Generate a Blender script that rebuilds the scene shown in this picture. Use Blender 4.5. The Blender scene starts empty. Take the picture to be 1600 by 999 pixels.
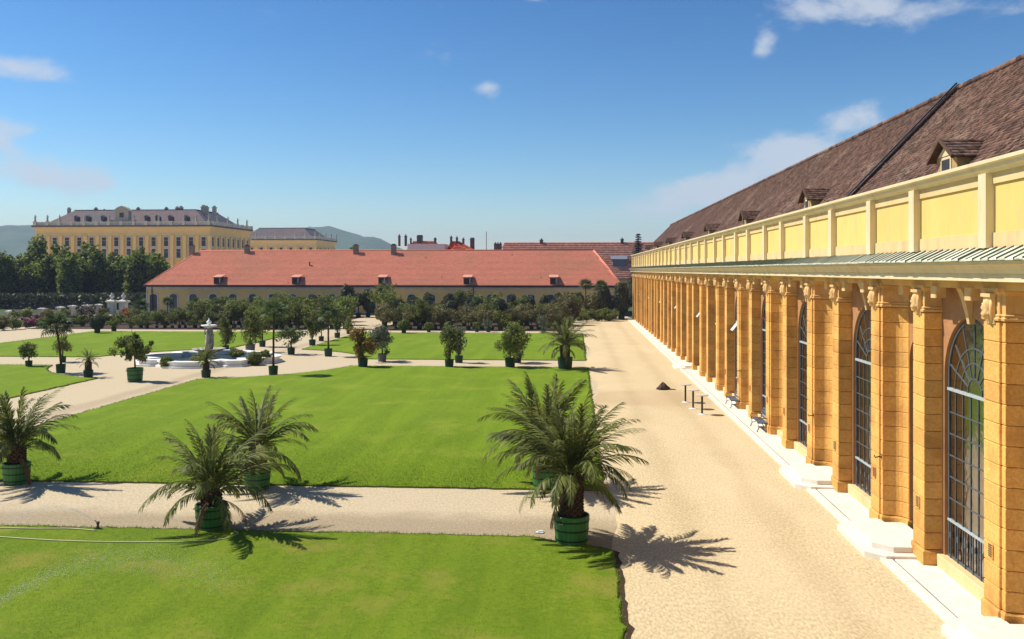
import bpy, math, random
import numpy as np
from mathutils import Vector, Matrix
scene = bpy.context.scene
R = math.radians
# ------------------------------------------------------------------ camera
F, HY, CH = 1400.0, 422.5, 8.0            # focal length and horizon in photo pixels, eye height in metres
YAW = math.atan(99.0 / F)
cs, sn = math.cos(YAW), math.sin(YAW)
cam = bpy.data.cameras.new('camera'); cam_o = bpy.data.objects.new('camera', cam)
scene.collection.objects.link(cam_o); scene.camera = cam_o
cam.sensor_width = 36.0; cam.lens = F / 1600 * 36; cam.shift_y = -(499.5 - HY) / 1600
cam.clip_start = 0.2; cam.clip_end = 20000
cam_o.location = (0, 0, CH); cam_o.rotation_euler = (R(90), 0, YAW)
# ------------------------------------------------------------------ sun, sky, exposure
SUN = Vector((-0.60, 0.14, 0.79)).normalized()
sl = bpy.data.lights.new('sun', 'SUN'); sl.energy = 3.7; sl.angle = R(0.7); sl.color = (1.0, 0.94, 0.84)
so = bpy.data.objects.new('sun', sl); scene.collection.objects.link(so)
so.rotation_euler = SUN.to_track_quat('Z', 'Y').to_euler(); so.location = (-60, 30, 80)
scene.view_settings.view_transform = 'Standard'; scene.view_settings.look = 'None'
scene.view_settings.exposure = 0.74; scene.view_settings.gamma = 1.0; scene.view_settings.use_curve_mapping = False
scene.cycles.use_denoising = True
scene.cycles.max_bounces = 6; scene.cycles.diffuse_bounces = 3; scene.cycles.glossy_bounces = 3
scene.cycles.transmission_bounces = 4; scene.cycles.transparent_max_bounces = 8; scene.cycles.volume_bounces = 0
scene.cycles.caustics_reflective = False; scene.cycles.caustics_refractive = False

def sky_world():
    w = bpy.data.worlds.new('World'); scene.world = w; w.use_nodes = True
    nt = w.node_tree; N = nt.nodes; L = nt.links
    N.clear()
    def M(op, a, b=None, c=None):
        n = N.new('ShaderNodeMath'); n.operation = op
        for i, v in enumerate((a, b, c)):
            if v is None: continue
            if isinstance(v, (int, float)): n.inputs[i].default_value = v
            else: L.new(v, n.inputs[i])
        return n.outputs[0]
    out = N.new('ShaderNodeOutputWorld'); bg = N.new('ShaderNodeBackground')
    sky = N.new('ShaderNodeTexSky'); sky.sky_type = 'NISHITA'; sky.sun_disc = False
    sky.sun_elevation = math.asin(SUN.z); sky.sun_rotation = math.atan2(SUN.x, SUN.y)
    sky.altitude = 200; sky.air_density = 1.0; sky.dust_density = 0.3; sky.ozone_density = 2.2
    hs = N.new('ShaderNodeHueSaturation'); hs.inputs['Saturation'].default_value = 1.24; hs.inputs['Hue'].default_value = 0.494
    L.new(sky.outputs[0], hs.inputs['Color'])
    gm = N.new('ShaderNodeGamma'); gm.inputs[1].default_value = 1.42
    L.new(hs.outputs[0], gm.inputs[0])
    ml = N.new('ShaderNodeMix'); ml.data_type = 'RGBA'; ml.blend_type = 'MULTIPLY'; ml.inputs['Factor'].default_value = 1; ml.inputs['B'].default_value = (.54,.54,.54,1); L.new(gm.outputs[0], ml.inputs['A'])
    tc = N.new('ShaderNodeTexCoord'); sp = N.new('ShaderNodeSeparateXYZ')
    L.new(tc.outputs['Generated'], sp.inputs[0])
    X, Y, Z = sp.outputs
    az = M('ARCTAN2', X, Y); el = M('ARCSINE', Z)
    # fractal noise over the whole sky, stretched along the horizon
    mp = N.new('ShaderNodeMapping'); mp.inputs['Scale'].default_value = (1, 1, 1.9); L.new(tc.outputs['Generated'], mp.inputs[0])
    nz = N.new('ShaderNodeTexNoise'); nz.inputs['Scale'].default_value = 11; nz.inputs['Detail'].default_value = 9
    nz.inputs['Roughness'].default_value = 0.60; nz.inputs['Distortion'].default_value = 0.25
    L.new(mp.outputs[0], nz.inputs['Vector'])
    fb = nz.outputs['Fac']
    # where cloud banks drift: azimuth, elevation, widths (degrees), weight
    blobs = [(-28.2, 11.0, 2.6, .9, .80), (-29.6, 7.4, 1.8, 1.2, .80), (-27.5, 5.2, 3.2, 1.0, .66), (-1.4, 11.5, .9, .6, .66),
             (15.6, 13.6, .8, .9, .66), (19.5, 15.6, 3.0, .8, .62), (24.5, 14.9, 4.0, 1.0, .72), (1.6, 17.0, 1.2, .4, .6),
             (20.9, 8.9, 2.0, 1.1, .95), (17.2, 7.0, 2.4, 1.2, .92), (12.2, 5.2, 3.2, 1.2, .85), (8.0, 3.8, 3.0, 1.0, .52),
             (3, 2.8, 4.5, 1.2, .30), (48, 12, 7, 3, .5), (-58, 14, 9, 3, .5), (80, 9, 9, 3, .5), (-95, 9, 12, 3, .5), (120, 14, 10, 4, .5),
             (-140, 11, 14, 3, .5), (170, 8, 12, 3, .5)]
    acc = None
    for a, e, sa, se, wt in blobs:
        da = M('DIVIDE', M('SUBTRACT', az, R(a) - YAW), R(sa)); de = M('DIVIDE', M('SUBTRACT', el, R(e)), R(se))
        g = M('MULTIPLY', M('EXPONENT', M('MULTIPLY', M('ADD', M('MULTIPLY', da, da), M('MULTIPLY', de, de)), -0.8)), wt)
        acc = g if acc is None else M('ADD', acc, g)
    acc = M('MINIMUM', acc, 0.9)
    den = M('ADD', M('MULTIPLY', acc, 0.62), M('MULTIPLY', M('SUBTRACT', fb, 0.5), 1.15))
    mr = N.new('ShaderNodeMapRange'); mr.interpolation_type = 'SMOOTHSTEP'
    mr.inputs['From Min'].default_value = 0.19; mr.inputs['From Max'].default_value = 0.50; mr.inputs['To Max'].default_value = 0.78
    L.new(den, mr.inputs[0])
    cl = N.new('ShaderNodeMix'); cl.data_type = 'RGBA'
    cl.inputs['B'].default_value = (6.2, 6.7, 7.4, 1)
    L.new(mr.outputs[0], cl.inputs['Factor']); L.new(ml.outputs['Result'], cl.inputs['A'])
    L.new(cl.outputs['Result'], bg.inputs[0]); bg.inputs[1].default_value = 0.065
    L.new(bg.outputs[0], out.inputs[0])
sky_world()

# ------------------------------------------------------------------ pixel -> place
def at(px, py, z=0.0):
    zc = (CH - z) * F / (py - HY); xc = (px - 800) / F * zc
    return Vector((xc * cs - zc * sn, xc * sn + zc * cs, z))
def xat(px, Y): return Y * math.tan(math.atan((px - 800) / F) - YAW)
def zdepth(x, y): return -x * sn + y * cs
def zat(py, x, y): return CH - (py - HY) / F * zdepth(x, y)

# ------------------------------------------------------------------ helpers
COL = scene.collection
def tag(o, label=None, cat=None, group=None, kind=None):
    if label: o['label'] = label
    if cat: o['category'] = cat
    if group: o['group'] = group
    if kind: o['kind'] = kind
    return o
def empty(name, loc, rz=0.0):
    o = bpy.data.objects.new(name, None); COL.objects.link(o); o.location = loc; o.rotation_euler = (0, 0, rz)
    o.empty_display_size = 0.3; return o
def obj(name, me, parent=None, loc=(0, 0, 0), rot=(0, 0, 0), scale=(1, 1, 1), kind=None):
    o = bpy.data.objects.new(name, me); COL.objects.link(o); o.parent = parent
    o.location = loc; o.rotation_euler = rot; o.scale = scale
    if kind: o['kind'] = kind
    return o
def fastmesh(name, V, Fc, mats, k=None, smooth=False, mi=None):
    """V (n,3); Fc (m,k) integer array"""
    V = np.asarray(V, dtype=np.float32); Fc = np.asarray(Fc, dtype=np.int32)
    me = bpy.data.meshes.new(name); k = Fc.shape[1]; m = Fc.shape[0]
    me.vertices.add(len(V)); me.vertices.foreach_set('co', V.ravel())
    me.loops.add(m * k); me.loops.foreach_set('vertex_index', Fc.ravel())
    me.polygons.add(m); me.polygons.foreach_set('loop_start', np.arange(0, m * k, k, dtype=np.int32))
    me.polygons.foreach_set('loop_total', np.full(m, k, dtype=np.int32))
    for mt in (mats if isinstance(mats, (list, tuple)) else [mats]): me.materials.append(mt)
    if mi is not None: me.polygons.foreach_set('material_index', np.asarray(mi, dtype=np.int32))
    if smooth: me.polygons.foreach_set('use_smooth', np.ones(m, dtype=bool))
    me.update(calc_edges=True); me.validate(); return me
class MB:
    def __init__(s): s.v = []; s.f = []; s.m = []; s.mi = 0; s.sm = []; s.smooth = False
    def add(s, vs, fs):
        b = len(s.v); s.v += [tuple(p) for p in vs]
        for f in fs: s.f.append(tuple(b + i for i in f)); s.m.append(s.mi); s.sm.append(s.smooth)
        return s
    def box(s, x0, x1, y0, y1, z0, z1):
        return s.add([(x0,y0,z0),(x1,y0,z0),(x1,y1,z0),(x0,y1,z0),(x0,y0,z1),(x1,y0,z1),(x1,y1,z1),(x0,y1,z1)],
                     [(0,3,2,1),(4,5,6,7),(0,1,5,4),(1,2,6,5),(2,3,7,6),(3,0,4,7)])
    def cbox(s, x0, x1, y0, y1, z0, z1, c=0.01):
        """box with chamfered upper and vertical edges"""
        p = [(x0+c,y0),(x1-c,y0),(x1,y0+c),(x1,y1-c),(x1-c,y1),(x0+c,y1),(x0,y1-c),(x0,y0+c)]
        q = [(x0+2*c,y0+c),(x1-2*c,y0+c),(x1-c,y0+2*c),(x1-c,y1-2*c),(x1-2*c,y1-c),(x0+2*c,y1-c),(x0+c,y1-2*c),(x0+c,y0+2*c)]
        n = 8; vs = [(a,b,z0) for a,b in p] + [(a,b,z1-c) for a,b in p] + [(a,b,z1) for a,b in q]
        fs = [tuple(range(n-1,-1,-1)), tuple(range(2*n,3*n))]
        for k in range(2):
            for i in range(n): j=(i+1)%n; fs.append((k*n+i,k*n+j,(k+1)*n+j,(k+1)*n+i))
        return s.add(vs, fs)
    def rings(s, rings, cap0=True, cap1=True, closed=True):
        n = len(rings[0]); vs = [p for r in rings for p in r]; fs = []
        for k in range(len(rings)-1):
            for i in range(n if closed else n-1):
                j = (i+1) % n; fs.append((k*n+i, k*n+j, (k+1)*n+j, (k+1)*n+i))
        if cap0: fs.append(tuple(range(n-1,-1,-1)))
        if cap1: fs.append(tuple((len(rings)-1)*n+i for i in range(n)))
        return s.add(vs, fs)
    def prism(s, poly, z0, z1): return s.rings([[(x,y,z0) for x,y in poly],[(x,y,z1) for x,y in poly]])
    def prism_y(s, poly, y0, y1): return s.rings([[(x,y0,z) for x,z in poly],[(x,y1,z) for x,z in poly]])
    def prism_x(s, poly, x0, x1): return s.rings([[(x0,y,z) for y,z in poly],[(x1,y,z) for y,z in poly]])
    def lathe(s, prof, n=16, c=(0,0,0), sq=1.0):
        return s.rings([[(c[0]+r*math.cos(2*math.pi*i/n)*sq, c[1]+r*math.sin(2*math.pi*i/n), c[2]+z) for i in range(n)] for r,z in prof])
    def tube(s, pts, rad, n=6):
        pts = [Vector(p) for p in pts]; rs = []
        if isinstance(rad,(int,float)): rad = [rad]*len(pts)
        for i,p in enumerate(pts):
            t = (pts[min(i+1,len(pts)-1)]-pts[max(i-1,0)]).normalized()
            u = t.cross(Vector((0,0,1)) if abs(t.z)<.9 else Vector((1,0,0))).normalized(); w = t.cross(u)
            rs.append([p+(u*math.cos(2*math.pi*k/n)+w*math.sin(2*math.pi*k/n))*rad[i] for k in range(n)])
        return s.rings(rs)
    def mesh(s, name, mats, off=(0,0,0)):
        me = bpy.data.meshes.new(name); ox,oy,oz = off
        me.from_pydata([(a-ox,b-oy,c-oz) for a,b,c in s.v], [], s.f)
        for mt in (mats if isinstance(mats,(list,tuple)) else [mats]): me.materials.append(mt)
        me.polygons.foreach_set('material_index', s.m); me.polygons.foreach_set('use_smooth', s.sm)
        me.update(); return me
    def build(s, name, mats, parent=None, world=False, loc=(0,0,0), kind=None):
        off = tuple(parent.location) if (parent and world) else (0,0,0)
        q = parent
        if parent and world and parent.parent is not None: off = tuple(parent.location + parent.parent.location)
        return obj(name, s.mesh(name, mats, off), parent, loc, kind=kind)
ORD = ['zeroth','first','second','third','fourth','fifth','sixth','seventh','eighth','ninth','tenth','eleventh','twelfth','thirteenth','fourteenth','fifteenth','sixteenth','seventeenth','eighteenth','nineteenth','twentieth']
TENS = {2:'twenty',3:'thirty',4:'forty',5:'fifty',6:'sixty'}
def ordinal(n):
    if n <= 20: return ORD[n]
    if n % 10 == 0: return TENS[n//10][:-1] + 'ieth'
    return TENS[n//10] + '-' + ORD[n % 10]

# ------------------------------------------------------------------ materials
def pm(name, c1, c2=None, scale=4.0, detail=5, rough=0.85, bump=0.0, bscale=None, c3=None, s3=0.4, t3=(.52,.68), rnd=0.0, isl=0.0,
       metal=0.0, spec=0.3, coord='pos', stretch=(1,1,1), bdist=0.02):
    m = bpy.data.materials.new(name); m.use_nodes = True; nt = m.node_tree; N = nt.nodes; L = nt.links
    b = N['Principled BSDF']; b.inputs['Roughness'].default_value = rough; b.inputs['Metallic'].default_value = metal
    b.inputs['Specular IOR Level'].default_value = spec
    if coord == 'pos': vec = N.new('ShaderNodeNewGeometry').outputs['Position']
    else: vec = N.new('ShaderNodeTexCoord').outputs['Object']
    if stretch != (1,1,1):
        mp = N.new('ShaderNodeMapping'); mp.inputs['Scale'].default_value = stretch; L.new(vec, mp.inputs[0]); vec = mp.outputs[0]
    def noise(sc, dt=detail, ro=.6):
        n = N.new('ShaderNodeTexNoise'); n.inputs['Scale'].default_value = sc; n.inputs['Detail'].default_value = dt
        n.inputs['Roughness'].default_value = ro; L.new(vec, n.inputs['Vector']); return n.outputs['Fac']
    def ramp(f, a, bb):
        r = N.new('ShaderNodeMapRange'); r.inputs['From Min'].default_value = a; r.inputs['From Max'].default_value = bb; L.new(f, r.inputs[0]); return r.outputs[0]
    def mix(f, A, B):
        x = N.new('ShaderNodeMix'); x.data_type = 'RGBA'
        if isinstance(f,(int,float)): x.inputs['Factor'].default_value = f
        else: L.new(f, x.inputs['Factor'])
        for k, v in (('A',A),('B',B)):
            if isinstance(v, tuple): x.inputs[k].default_value = (*v,1)
            else: L.new(v, x.inputs[k])
        return x.outputs['Result']
    col = mix(ramp(noise(scale), .35, .65), c1, c2 or tuple(.8*v for v in c1))
    if c3: col = mix(ramp(noise(s3, 6), *t3), col, c3)
    if rnd or isl:
        hs = N.new('ShaderNodeHueSaturation'); L.new(col, hs.inputs['Color'])
        src = N.new('ShaderNodeObjectInfo').outputs['Random'] if rnd else N.new('ShaderNodeNewGeometry').outputs['Random Per Island']
        amt = rnd or isl
        r = N.new('ShaderNodeMapRange'); r.inputs['To Min'].default_value = 1-amt; r.inputs['To Max'].default_value = 1+amt; L.new(src, r.inputs[0])
        L.new(r.outputs[0], hs.inputs['Value']); col = hs.outputs[0]
    L.new(col, b.inputs['Base Color'])
    if bump:
        bn = N.new('ShaderNodeBump'); bn.inputs['Strength'].default_value = bump; bn.inputs['Distance'].default_value = bdist
        L.new(noise(bscale or scale*4), bn.inputs['Height']); L.new(bn.outputs[0], b.inputs['Normal'])
    return m
def add_band(m, axis, a0, a1, soft, col, nscale=.5, namp=1.2, wave=1.0):
    """a darker or worn band of ground with ragged soft edges"""
    nt = m.node_tree; N = nt.nodes; L = nt.links; b = N['Principled BSDF']; old = b.inputs['Base Color'].links[0].from_socket
    g = N.new('ShaderNodeNewGeometry'); s = N.new('ShaderNodeSeparateXYZ'); L.new(g.outputs['Position'], s.inputs[0])
    n = N.new('ShaderNodeTexNoise'); n.inputs['Scale'].default_value = nscale; n.inputs['Detail'].default_value = 8; L.new(g.outputs['Position'], n.inputs['Vector'])
    def M(op, x, y):
        q = N.new('ShaderNodeMath'); q.operation = op
        for i, v in enumerate((x, y)):
            if isinstance(v,(int,float)): q.inputs[i].default_value = v
            else: L.new(v, q.inputs[i])
        return q.outputs[0]
    d = M('ABSOLUTE', M('SUBTRACT', s.outputs[axis], (a0+a1)/2), 0); d = M('SUBTRACT', d, (a1-a0)/2); d = M('ADD', d, M('MULTIPLY', M('SUBTRACT', n.outputs['Fac'], .5), namp*2))
    r = N.new('ShaderNodeMapRange'); r.interpolation_type = 'SMOOTHSTEP'; r.inputs['From Min'].default_value = soft; r.inputs['From Max'].default_value = -soft; r.inputs['To Max'].default_value = wave; L.new(d, r.inputs[0])
    x = N.new('ShaderNodeMix'); x.data_type = 'RGBA'; x.blend_type = 'MULTIPLY'; x.inputs['B'].default_value = (*col,1); L.new(old, x.inputs['A']); L.new(r.outputs[0], x.inputs['Factor']); L.new(x.outputs['Result'], b.inputs['Base Color'])
def leafmat(name, dark, light, trans=0.3, nscale=1.2, rough=.55, third=None):
    m = bpy.data.materials.new(name); m.use_nodes = True; nt = m.node_tree; N = nt.nodes; L = nt.links
    b = N['Principled BSDF']; b.inputs['Roughness'].default_value = rough; b.inputs['Specular IOR Level'].default_value = .25
    g = N.new('ShaderNodeNewGeometry'); oi = N.new('ShaderNodeObjectInfo')
    n = N.new('ShaderNodeTexNoise'); n.inputs['Scale'].default_value = nscale; n.inputs['Detail'].default_value = 3; L.new(g.outputs['Position'], n.inputs['Vector'])
    a = N.new('ShaderNodeMath'); a.operation = 'ADD'; L.new(n.outputs['Fac'], a.inputs[0]); L.new(g.outputs['Random Per Island'], a.inputs[1])
    r = N.new('ShaderNodeMapRange'); r.inputs['From Min'].default_value = .45; r.inputs['From Max'].default_value = 1.5; L.new(a.outputs[0], r.inputs[0])
    x = N.new('ShaderNodeMix'); x.data_type = 'RGBA'; x.inputs['A'].default_value = (*dark,1); x.inputs['B'].default_value = (*light,1); L.new(r.outputs[0], x.inputs['Factor'])
    col = x.outputs['Result']
    if third:
        y = N.new('ShaderNodeMix'); y.data_type = 'RGBA'; y.inputs['B'].default_value = (*third,1); L.new(col, y.inputs['A'])
        q = N.new('ShaderNodeMath'); q.operation = 'GREATER_THAN'; q.inputs[1].default_value = .62; L.new(g.outputs['Random Per Island'], q.inputs[0]); L.new(q.outputs[0], y.inputs['Factor']); col = y.outputs['Result']
    hs = N.new('ShaderNodeHueSaturation'); L.new(col, hs.inputs['Color'])
    rr = N.new('ShaderNodeMapRange'); rr.inputs['To Min'].default_value = .78; rr.inputs['To Max'].default_value = 1.25; L.new(oi.outputs['Random'], rr.inputs[0]); L.new(rr.outputs[0], hs.inputs['Value'])
    L.new(hs.outputs[0], b.inputs['Base Color'])
    t = N.new('ShaderNodeBsdfTranslucent'); L.new(hs.outputs[0], t.inputs[0])
    ms = N.new('ShaderNodeMixShader'); ms.inputs[0].default_value = trans
    L.new(b.outputs[0], ms.inputs[1]); L.new(t.outputs[0], ms.inputs[2]); L.new(ms.outputs[0], N['Material Output'].inputs[0])
    return m
def glassmat(name, tint=(.75,.8,.78), base=.04):
    m = bpy.data.materials.new(name); m.use_nodes = True; nt = m.node_tree; N = nt.nodes; L = nt.links
    N.remove(N['Principled BSDF'])
    t = N.new('ShaderNodeBsdfTransparent'); t.inputs[0].default_value = (*tint,1)
    g = N.new('ShaderNodeBsdfGlossy'); g.inputs['Roughness'].default_value = .16; g.inputs['Color'].default_value = (.42,.42,.44,1)
    bn = N.new('ShaderNodeBump'); bn.inputs['Strength'].default_value = .5; nz = N.new('ShaderNodeTexNoise'); nz.inputs['Scale'].default_value = 2.2; ge = N.new('ShaderNodeNewGeometry'); L.new(ge.outputs['Position'], nz.inputs['Vector']); bn.inputs['Distance'].default_value = .05; L.new(nz.outputs['Fac'], bn.inputs['Height']); L.new(bn.outputs[0], g.inputs['Normal'])
    lw = N.new('ShaderNodeFresnel'); lw.inputs['IOR'].default_value = 1.5
    ms = N.new('ShaderNodeMixShader'); L.new(lw.outputs[0], ms.inputs[0]); L.new(t.outputs[0], ms.inputs[1]); L.new(g.outputs[0], ms.inputs[2])
    L.new(ms.outputs[0], N['Material Output'].inputs[0]); return m

ochre   = pm('ochre_stone', (.86,.49,.138), (.72,.36,.085), scale=13, detail=10, rough=.92, bump=.9, bscale=22, c3=(.54,.25,.065), s3=.8, t3=(.51,.70), rnd=.13)
add_band(ochre, 2, .2, .95, .5, (.84,.80,.76), 1.1, .5)
joint   = pm('ochre_joint', (.42,.17,.045), (.36,.15,.045), scale=3, rough=.95)
tanst   = pm('tan_stone', (.76,.47,.18), (.68,.39,.14), scale=2.2, detail=8, rough=.9, bump=.4, bscale=18, c3=(.44,.24,.09), s3=.9, t3=(.54,.74))
cream   = pm('cream_stucco', (.80,.57,.29), (.74,.51,.24), scale=1.5, rough=.9, bump=.15, bscale=20, c3=(.60,.40,.20), s3=1.4, t3=(.54,.76), stretch=(1,1,.3))
pale    = pm('pale_cream_stone', (.80,.66,.42), (.74,.58,.34), scale=2.5, rough=.85, c3=(.60,.43,.26), s3=1.4, t3=(.55,.78), stretch=(1,1,.3))
headst  = pm('warm_carved_stone', (.78,.53,.25), (.70,.44,.18), scale=3, rough=.88, bump=.3, bscale=16, c3=(.56,.33,.13), s3=1.2, t3=(.52,.75))
yellow  = pm('yellow_stucco', (.82,.60,.195), (.77,.545,.165), scale=1.6, rough=.92, bump=.2, bscale=15, c3=(.64,.50,.24), s3=1.3, t3=(.54,.78), rnd=.05, stretch=(1,1,.35))
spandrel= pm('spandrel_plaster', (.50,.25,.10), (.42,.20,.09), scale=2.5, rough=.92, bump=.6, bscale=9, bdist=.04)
iron    = pm('window_iron', (.10,.12,.12), (.07,.08,.09), scale=6, rough=.5, spec=.5)
ironpale= pm('pale_transom_paint', (.45,.50,.50), (.36,.42,.42), scale=6, rough=.5)
glass   = glassmat('window_glass')
interior= pm('interior_plaster', (.60,.55,.52), (.52,.47,.45), scale=.7)
copper  = pm('copper_sheet', (.62,.62,.48), (.72,.70,.56), scale=1.2, rough=.6, c3=(.34,.42,.31), s3=2.2, t3=(.50,.66), rnd=.12)
seamm   = pm('copper_seam', (.07,.09,.065), (.11,.13,.09), scale=5, rough=.6)
tilem   = pm('brown_roof_tile', (.180,.096,.066), (.112,.062,.045), scale=1.3, rough=.92, c3=(.25,.165,.120), s3=.30, t3=(.52,.7), isl=.55)
tilered = pm('red_roof_tile', (.82,.275,.165), (.76,.25,.15), scale=.6, rough=.9, c3=(.70,.26,.15), s3=.12, t3=(.48,.62), isl=.06)
tilebright = pm('bright_red_tile', (.74,.18,.085), (.66,.16,.075), scale=.8, rough=.9, isl=.12)
tileold = pm('faded_red_tile', (.62,.28,.19), (.55,.25,.165), scale=.8, rough=.9, isl=.2)
slate   = pm('palace_roof_tile', (.165,.115,.11), (.13,.09,.09), scale=.5, rough=.85, c3=(.10,.10,.11), s3=.06, t3=(.5,.62))
dark    = pm('dark_metal', (.035,.035,.038), (.05,.05,.05), scale=8, rough=.55)
palpane = pm('palace_pane', (.03,.04,.06), (.05,.06,.08), scale=.3, rough=.4, spec=.15)
gutterm = pm('dark_gutter', (.045,.035,.04), (.06,.05,.05), scale=3, rough=.6)
paving  = pm('pale_limestone', (.78,.72,.61), (.70,.64,.53), scale=2.5, rough=.85, bump=.15, bscale=30, c3=(.54,.46,.35), s3=1.1, t3=(.60,.8), rnd=.05)
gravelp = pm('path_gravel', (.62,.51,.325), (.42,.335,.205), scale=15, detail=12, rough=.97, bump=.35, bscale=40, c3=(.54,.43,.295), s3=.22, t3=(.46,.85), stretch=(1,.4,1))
gravelf = pm('forecourt_gravel', (.71,.565,.325), (.45,.345,.19), scale=15, detail=12, rough=.97, bump=.35, bscale=40, c3=(.68,.535,.325), s3=.24, t3=(.46,.85), stretch=(1,.4,1))

add_band(gravelp, 1, 25, 28.8, .9, (.66,.64,.62)); add_band(gravelp, 0, -29.4, -28.2, .5, (.82,.80,.78), .4, .8)  # first band: path gravel darker along the near lawn
add_band(gravelf, 1, 53, 60, 2.0, (.86,.82,.80), .3, 3.0); add_band(gravelf, 0, 3.2, 3.9, .4, (.90,.89,.87), .25, 1.0); add_band(gravelf, 0, 6.0, 6.7, .4, (.90,.89,.87), .25, 1.0)
soil    = pm('dark_soil', (.070,.040,.022), (.045,.026,.015), scale=9, rough=1, bump=.8, bscale=30)
wallym  = pm('dull_yellow_wall', (.74,.52,.21), (.69,.48,.19), scale=.5, rough=.9, c3=(.62,.44,.20), s3=.2, t3=(.5,.7))
paly    = pm('palace_yellow', (.76,.45,.13), (.70,.41,.12), scale=.25, rough=.9)
palpil  = pm('palace_pale_trim', (.80,.58,.27), (.74,.53,.24), scale=.4, rough=.9)
greyst  = pm('grey_white_stone', (.62,.60,.55), (.50,.48,.44), scale=1.2, rough=.85, bump=.2, bscale=18)
whitest = pm('white_marble', (.88,.86,.82), (.80,.78,.74), scale=1.1, rough=.7, c3=(.60,.56,.50), s3=.9, t3=(.58,.8))
oldstone= pm('weathered_stone', (.46,.41,.35), (.34,.30,.26), scale=2.2, rough=.9, bump=.6, bscale=12, bdist=.05)
pane    = pm('dark_pane', (.035,.045,.07), (.06,.07,.10), scale=.35, rough=.12, spec=.6)
whitep  = pm('white_paint', (.74,.74,.71), (.66,.66,.63), scale=2, rough=.5)
greentub= pm('green_tub_paint', (.050,.190,.045), (.036,.15,.036), scale=3, rough=.5, bump=.25, bscale=24, stretch=(1,1,.15), rnd=.10, spec=.4)
darktub = pm('dark_green_tub', (.014,.048,.024), (.020,.06,.028), scale=3, rough=.6, rnd=.2)
greypot = pm('grey_pot', (.12,.13,.13), (.16,.16,.15), scale=3, rough=.7)
hoopm   = pm('black_hoop', (.010,.022,.012), (.016,.026,.014), scale=6, rough=.5)
bark    = pm('bark', (.085,.055,.036), (.045,.030,.020), scale=7, rough=.95, bump=.8, bscale=18)
palmbark= pm('palm_trunk', (.13,.075,.042), (.055,.030,.018), scale=11, rough=.95, bump=.8, bscale=20)
rachism = pm('frond_rib', (.20,.22,.06), (.14,.17,.05), scale=4, rough=.6)
palmleaf= leafmat('palm_leaf', (.068,.095,.018), (.265,.275,.070), .42, 1.5)
deadleaf= leafmat('dead_palm_leaf', (.16,.09,.04), (.30,.19,.09), .25, 1.5)
fanleaf = leafmat('fan_leaf', (.035,.065,.016), (.11,.16,.04), .25, 2)
lf_dark = leafmat('topiary_leaf', (.030,.040,.018), (.10,.115,.048), .34, 1.2)
lf_mid  = leafmat('shrub_leaf', (.066,.094,.018), (.26,.29,.062), .45, 1.0)
lf_warm = leafmat('warm_shrub_leaf', (.068,.074,.022), (.25,.215,.070), .42, 1.0)
lf_grey = leafmat('olive_leaf', (.075,.095,.055), (.22,.25,.16), .25, 1.2)
lf_gold = leafmat('golden_leaf', (.09,.085,.014), (.30,.17,.02), .3, 1.2)
lf_tree = leafmat('broad_tree_leaf', (.024,.046,.010), (.27,.32,.040), .5, .30)
lf_sprc = leafmat('spruce_needle', (.008,.014,.009), (.018,.032,.018), .1, .8)
lf_pink = leafmat('pink_blossom', (.03,.06,.02), (.09,.13,.04), .3, 1.2, third=(.55,.10,.26))
lf_wht  = leafmat('white_blossom', (.03,.06,.02), (.09,.13,.04), .3, 1.2, third=(.70,.52,.45))
lf_orng = leafmat('orange_leaf', (.16,.07,.02), (.40,.15,.03), .3, 1.2)

def grassmat(name, a, b, dry, stripe=0.0):
    m = bpy.data.materials.new(name); m.use_nodes = True; nt = m.node_tree; N = nt.nodes; L = nt.links
    p = N['Principled BSDF']; p.inputs['Roughness'].default_value = .9; p.inputs['Specular IOR Level'].default_value = .1
    g = N.new('ShaderNodeNewGeometry')
    def noise(sc, d=5, st=(1,1,1), ro=.6):
        mp = N.new('ShaderNodeMapping'); mp.inputs['Scale'].default_value = st; mp.inputs['Rotation'].default_value = (0,0,.12); L.new(g.outputs['Position'], mp.inputs[0])
        n = N.new('ShaderNodeTexNoise'); n.inputs['Scale'].default_value = sc; n.inputs['Detail'].default_value = d; n.inputs['Roughness'].default_value = ro; L.new(mp.outputs[0], n.inputs['Vector']); return n.outputs['Fac']
    def rg(f, u, v):
        r = N.new('ShaderNodeMapRange'); r.inputs['From Min'].default_value = u; r.inputs['From Max'].default_value = v; L.new(f, r.inputs[0]); return r.outputs[0]
    def mix(f, A, B):
        x = N.new('ShaderNodeMix'); x.data_type = 'RGBA'; L.new(f, x.inputs['Factor'])
        for k, v in (('A',A),('B',B)):
            if isinstance(v, tuple): x.inputs[k].default_value = (*v,1)
            else: L.new(v, x.inputs[k])
        return x.outputs['Result']
    c = mix(rg(noise(.42, 6, (1,.55,1)), .36, .64), a, b)
    c = mix(rg(noise(7, 6), .3, .72), tuple(.80*q for q in a), c)
    st = noise(.55, 3, (1.6,.12,1)); c2 = mix(rg(st, .45, .95), c, tuple(min(1,1.04*q) for q in b)); 
    f = N.new('ShaderNodeMath'); f.operation = 'MULTIPLY'; f.inputs[1].default_value = .8; L.new(rg(noise(.30, 7, (1,1,1), .68), .52, .74), f.inputs[0])
    c = mix(f.outputs[0], c2, dry)
    L.new(c, p.inputs['Base Color'])
    bn = N.new('ShaderNodeBump'); bn.inputs['Strength'].default_value = .8; bn.inputs['Distance'].default_value = .03; L.new(noise(28, 4), bn.inputs['Height']); L.new(bn.outputs[0], p.inputs['Normal'])
    return m
grass   = grassmat('lawn_grass', (.145,.230,.010), (.195,.288,.013), (.255,.290,.030))
grassn  = grassmat('near_lawn_grass', (.135,.212,.011), (.195,.268,.016), (.310,.245,.055))
rough   = pm('distant_ground', (.05,.075,.025), (.07,.09,.035), scale=.02, rough=1)
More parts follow.
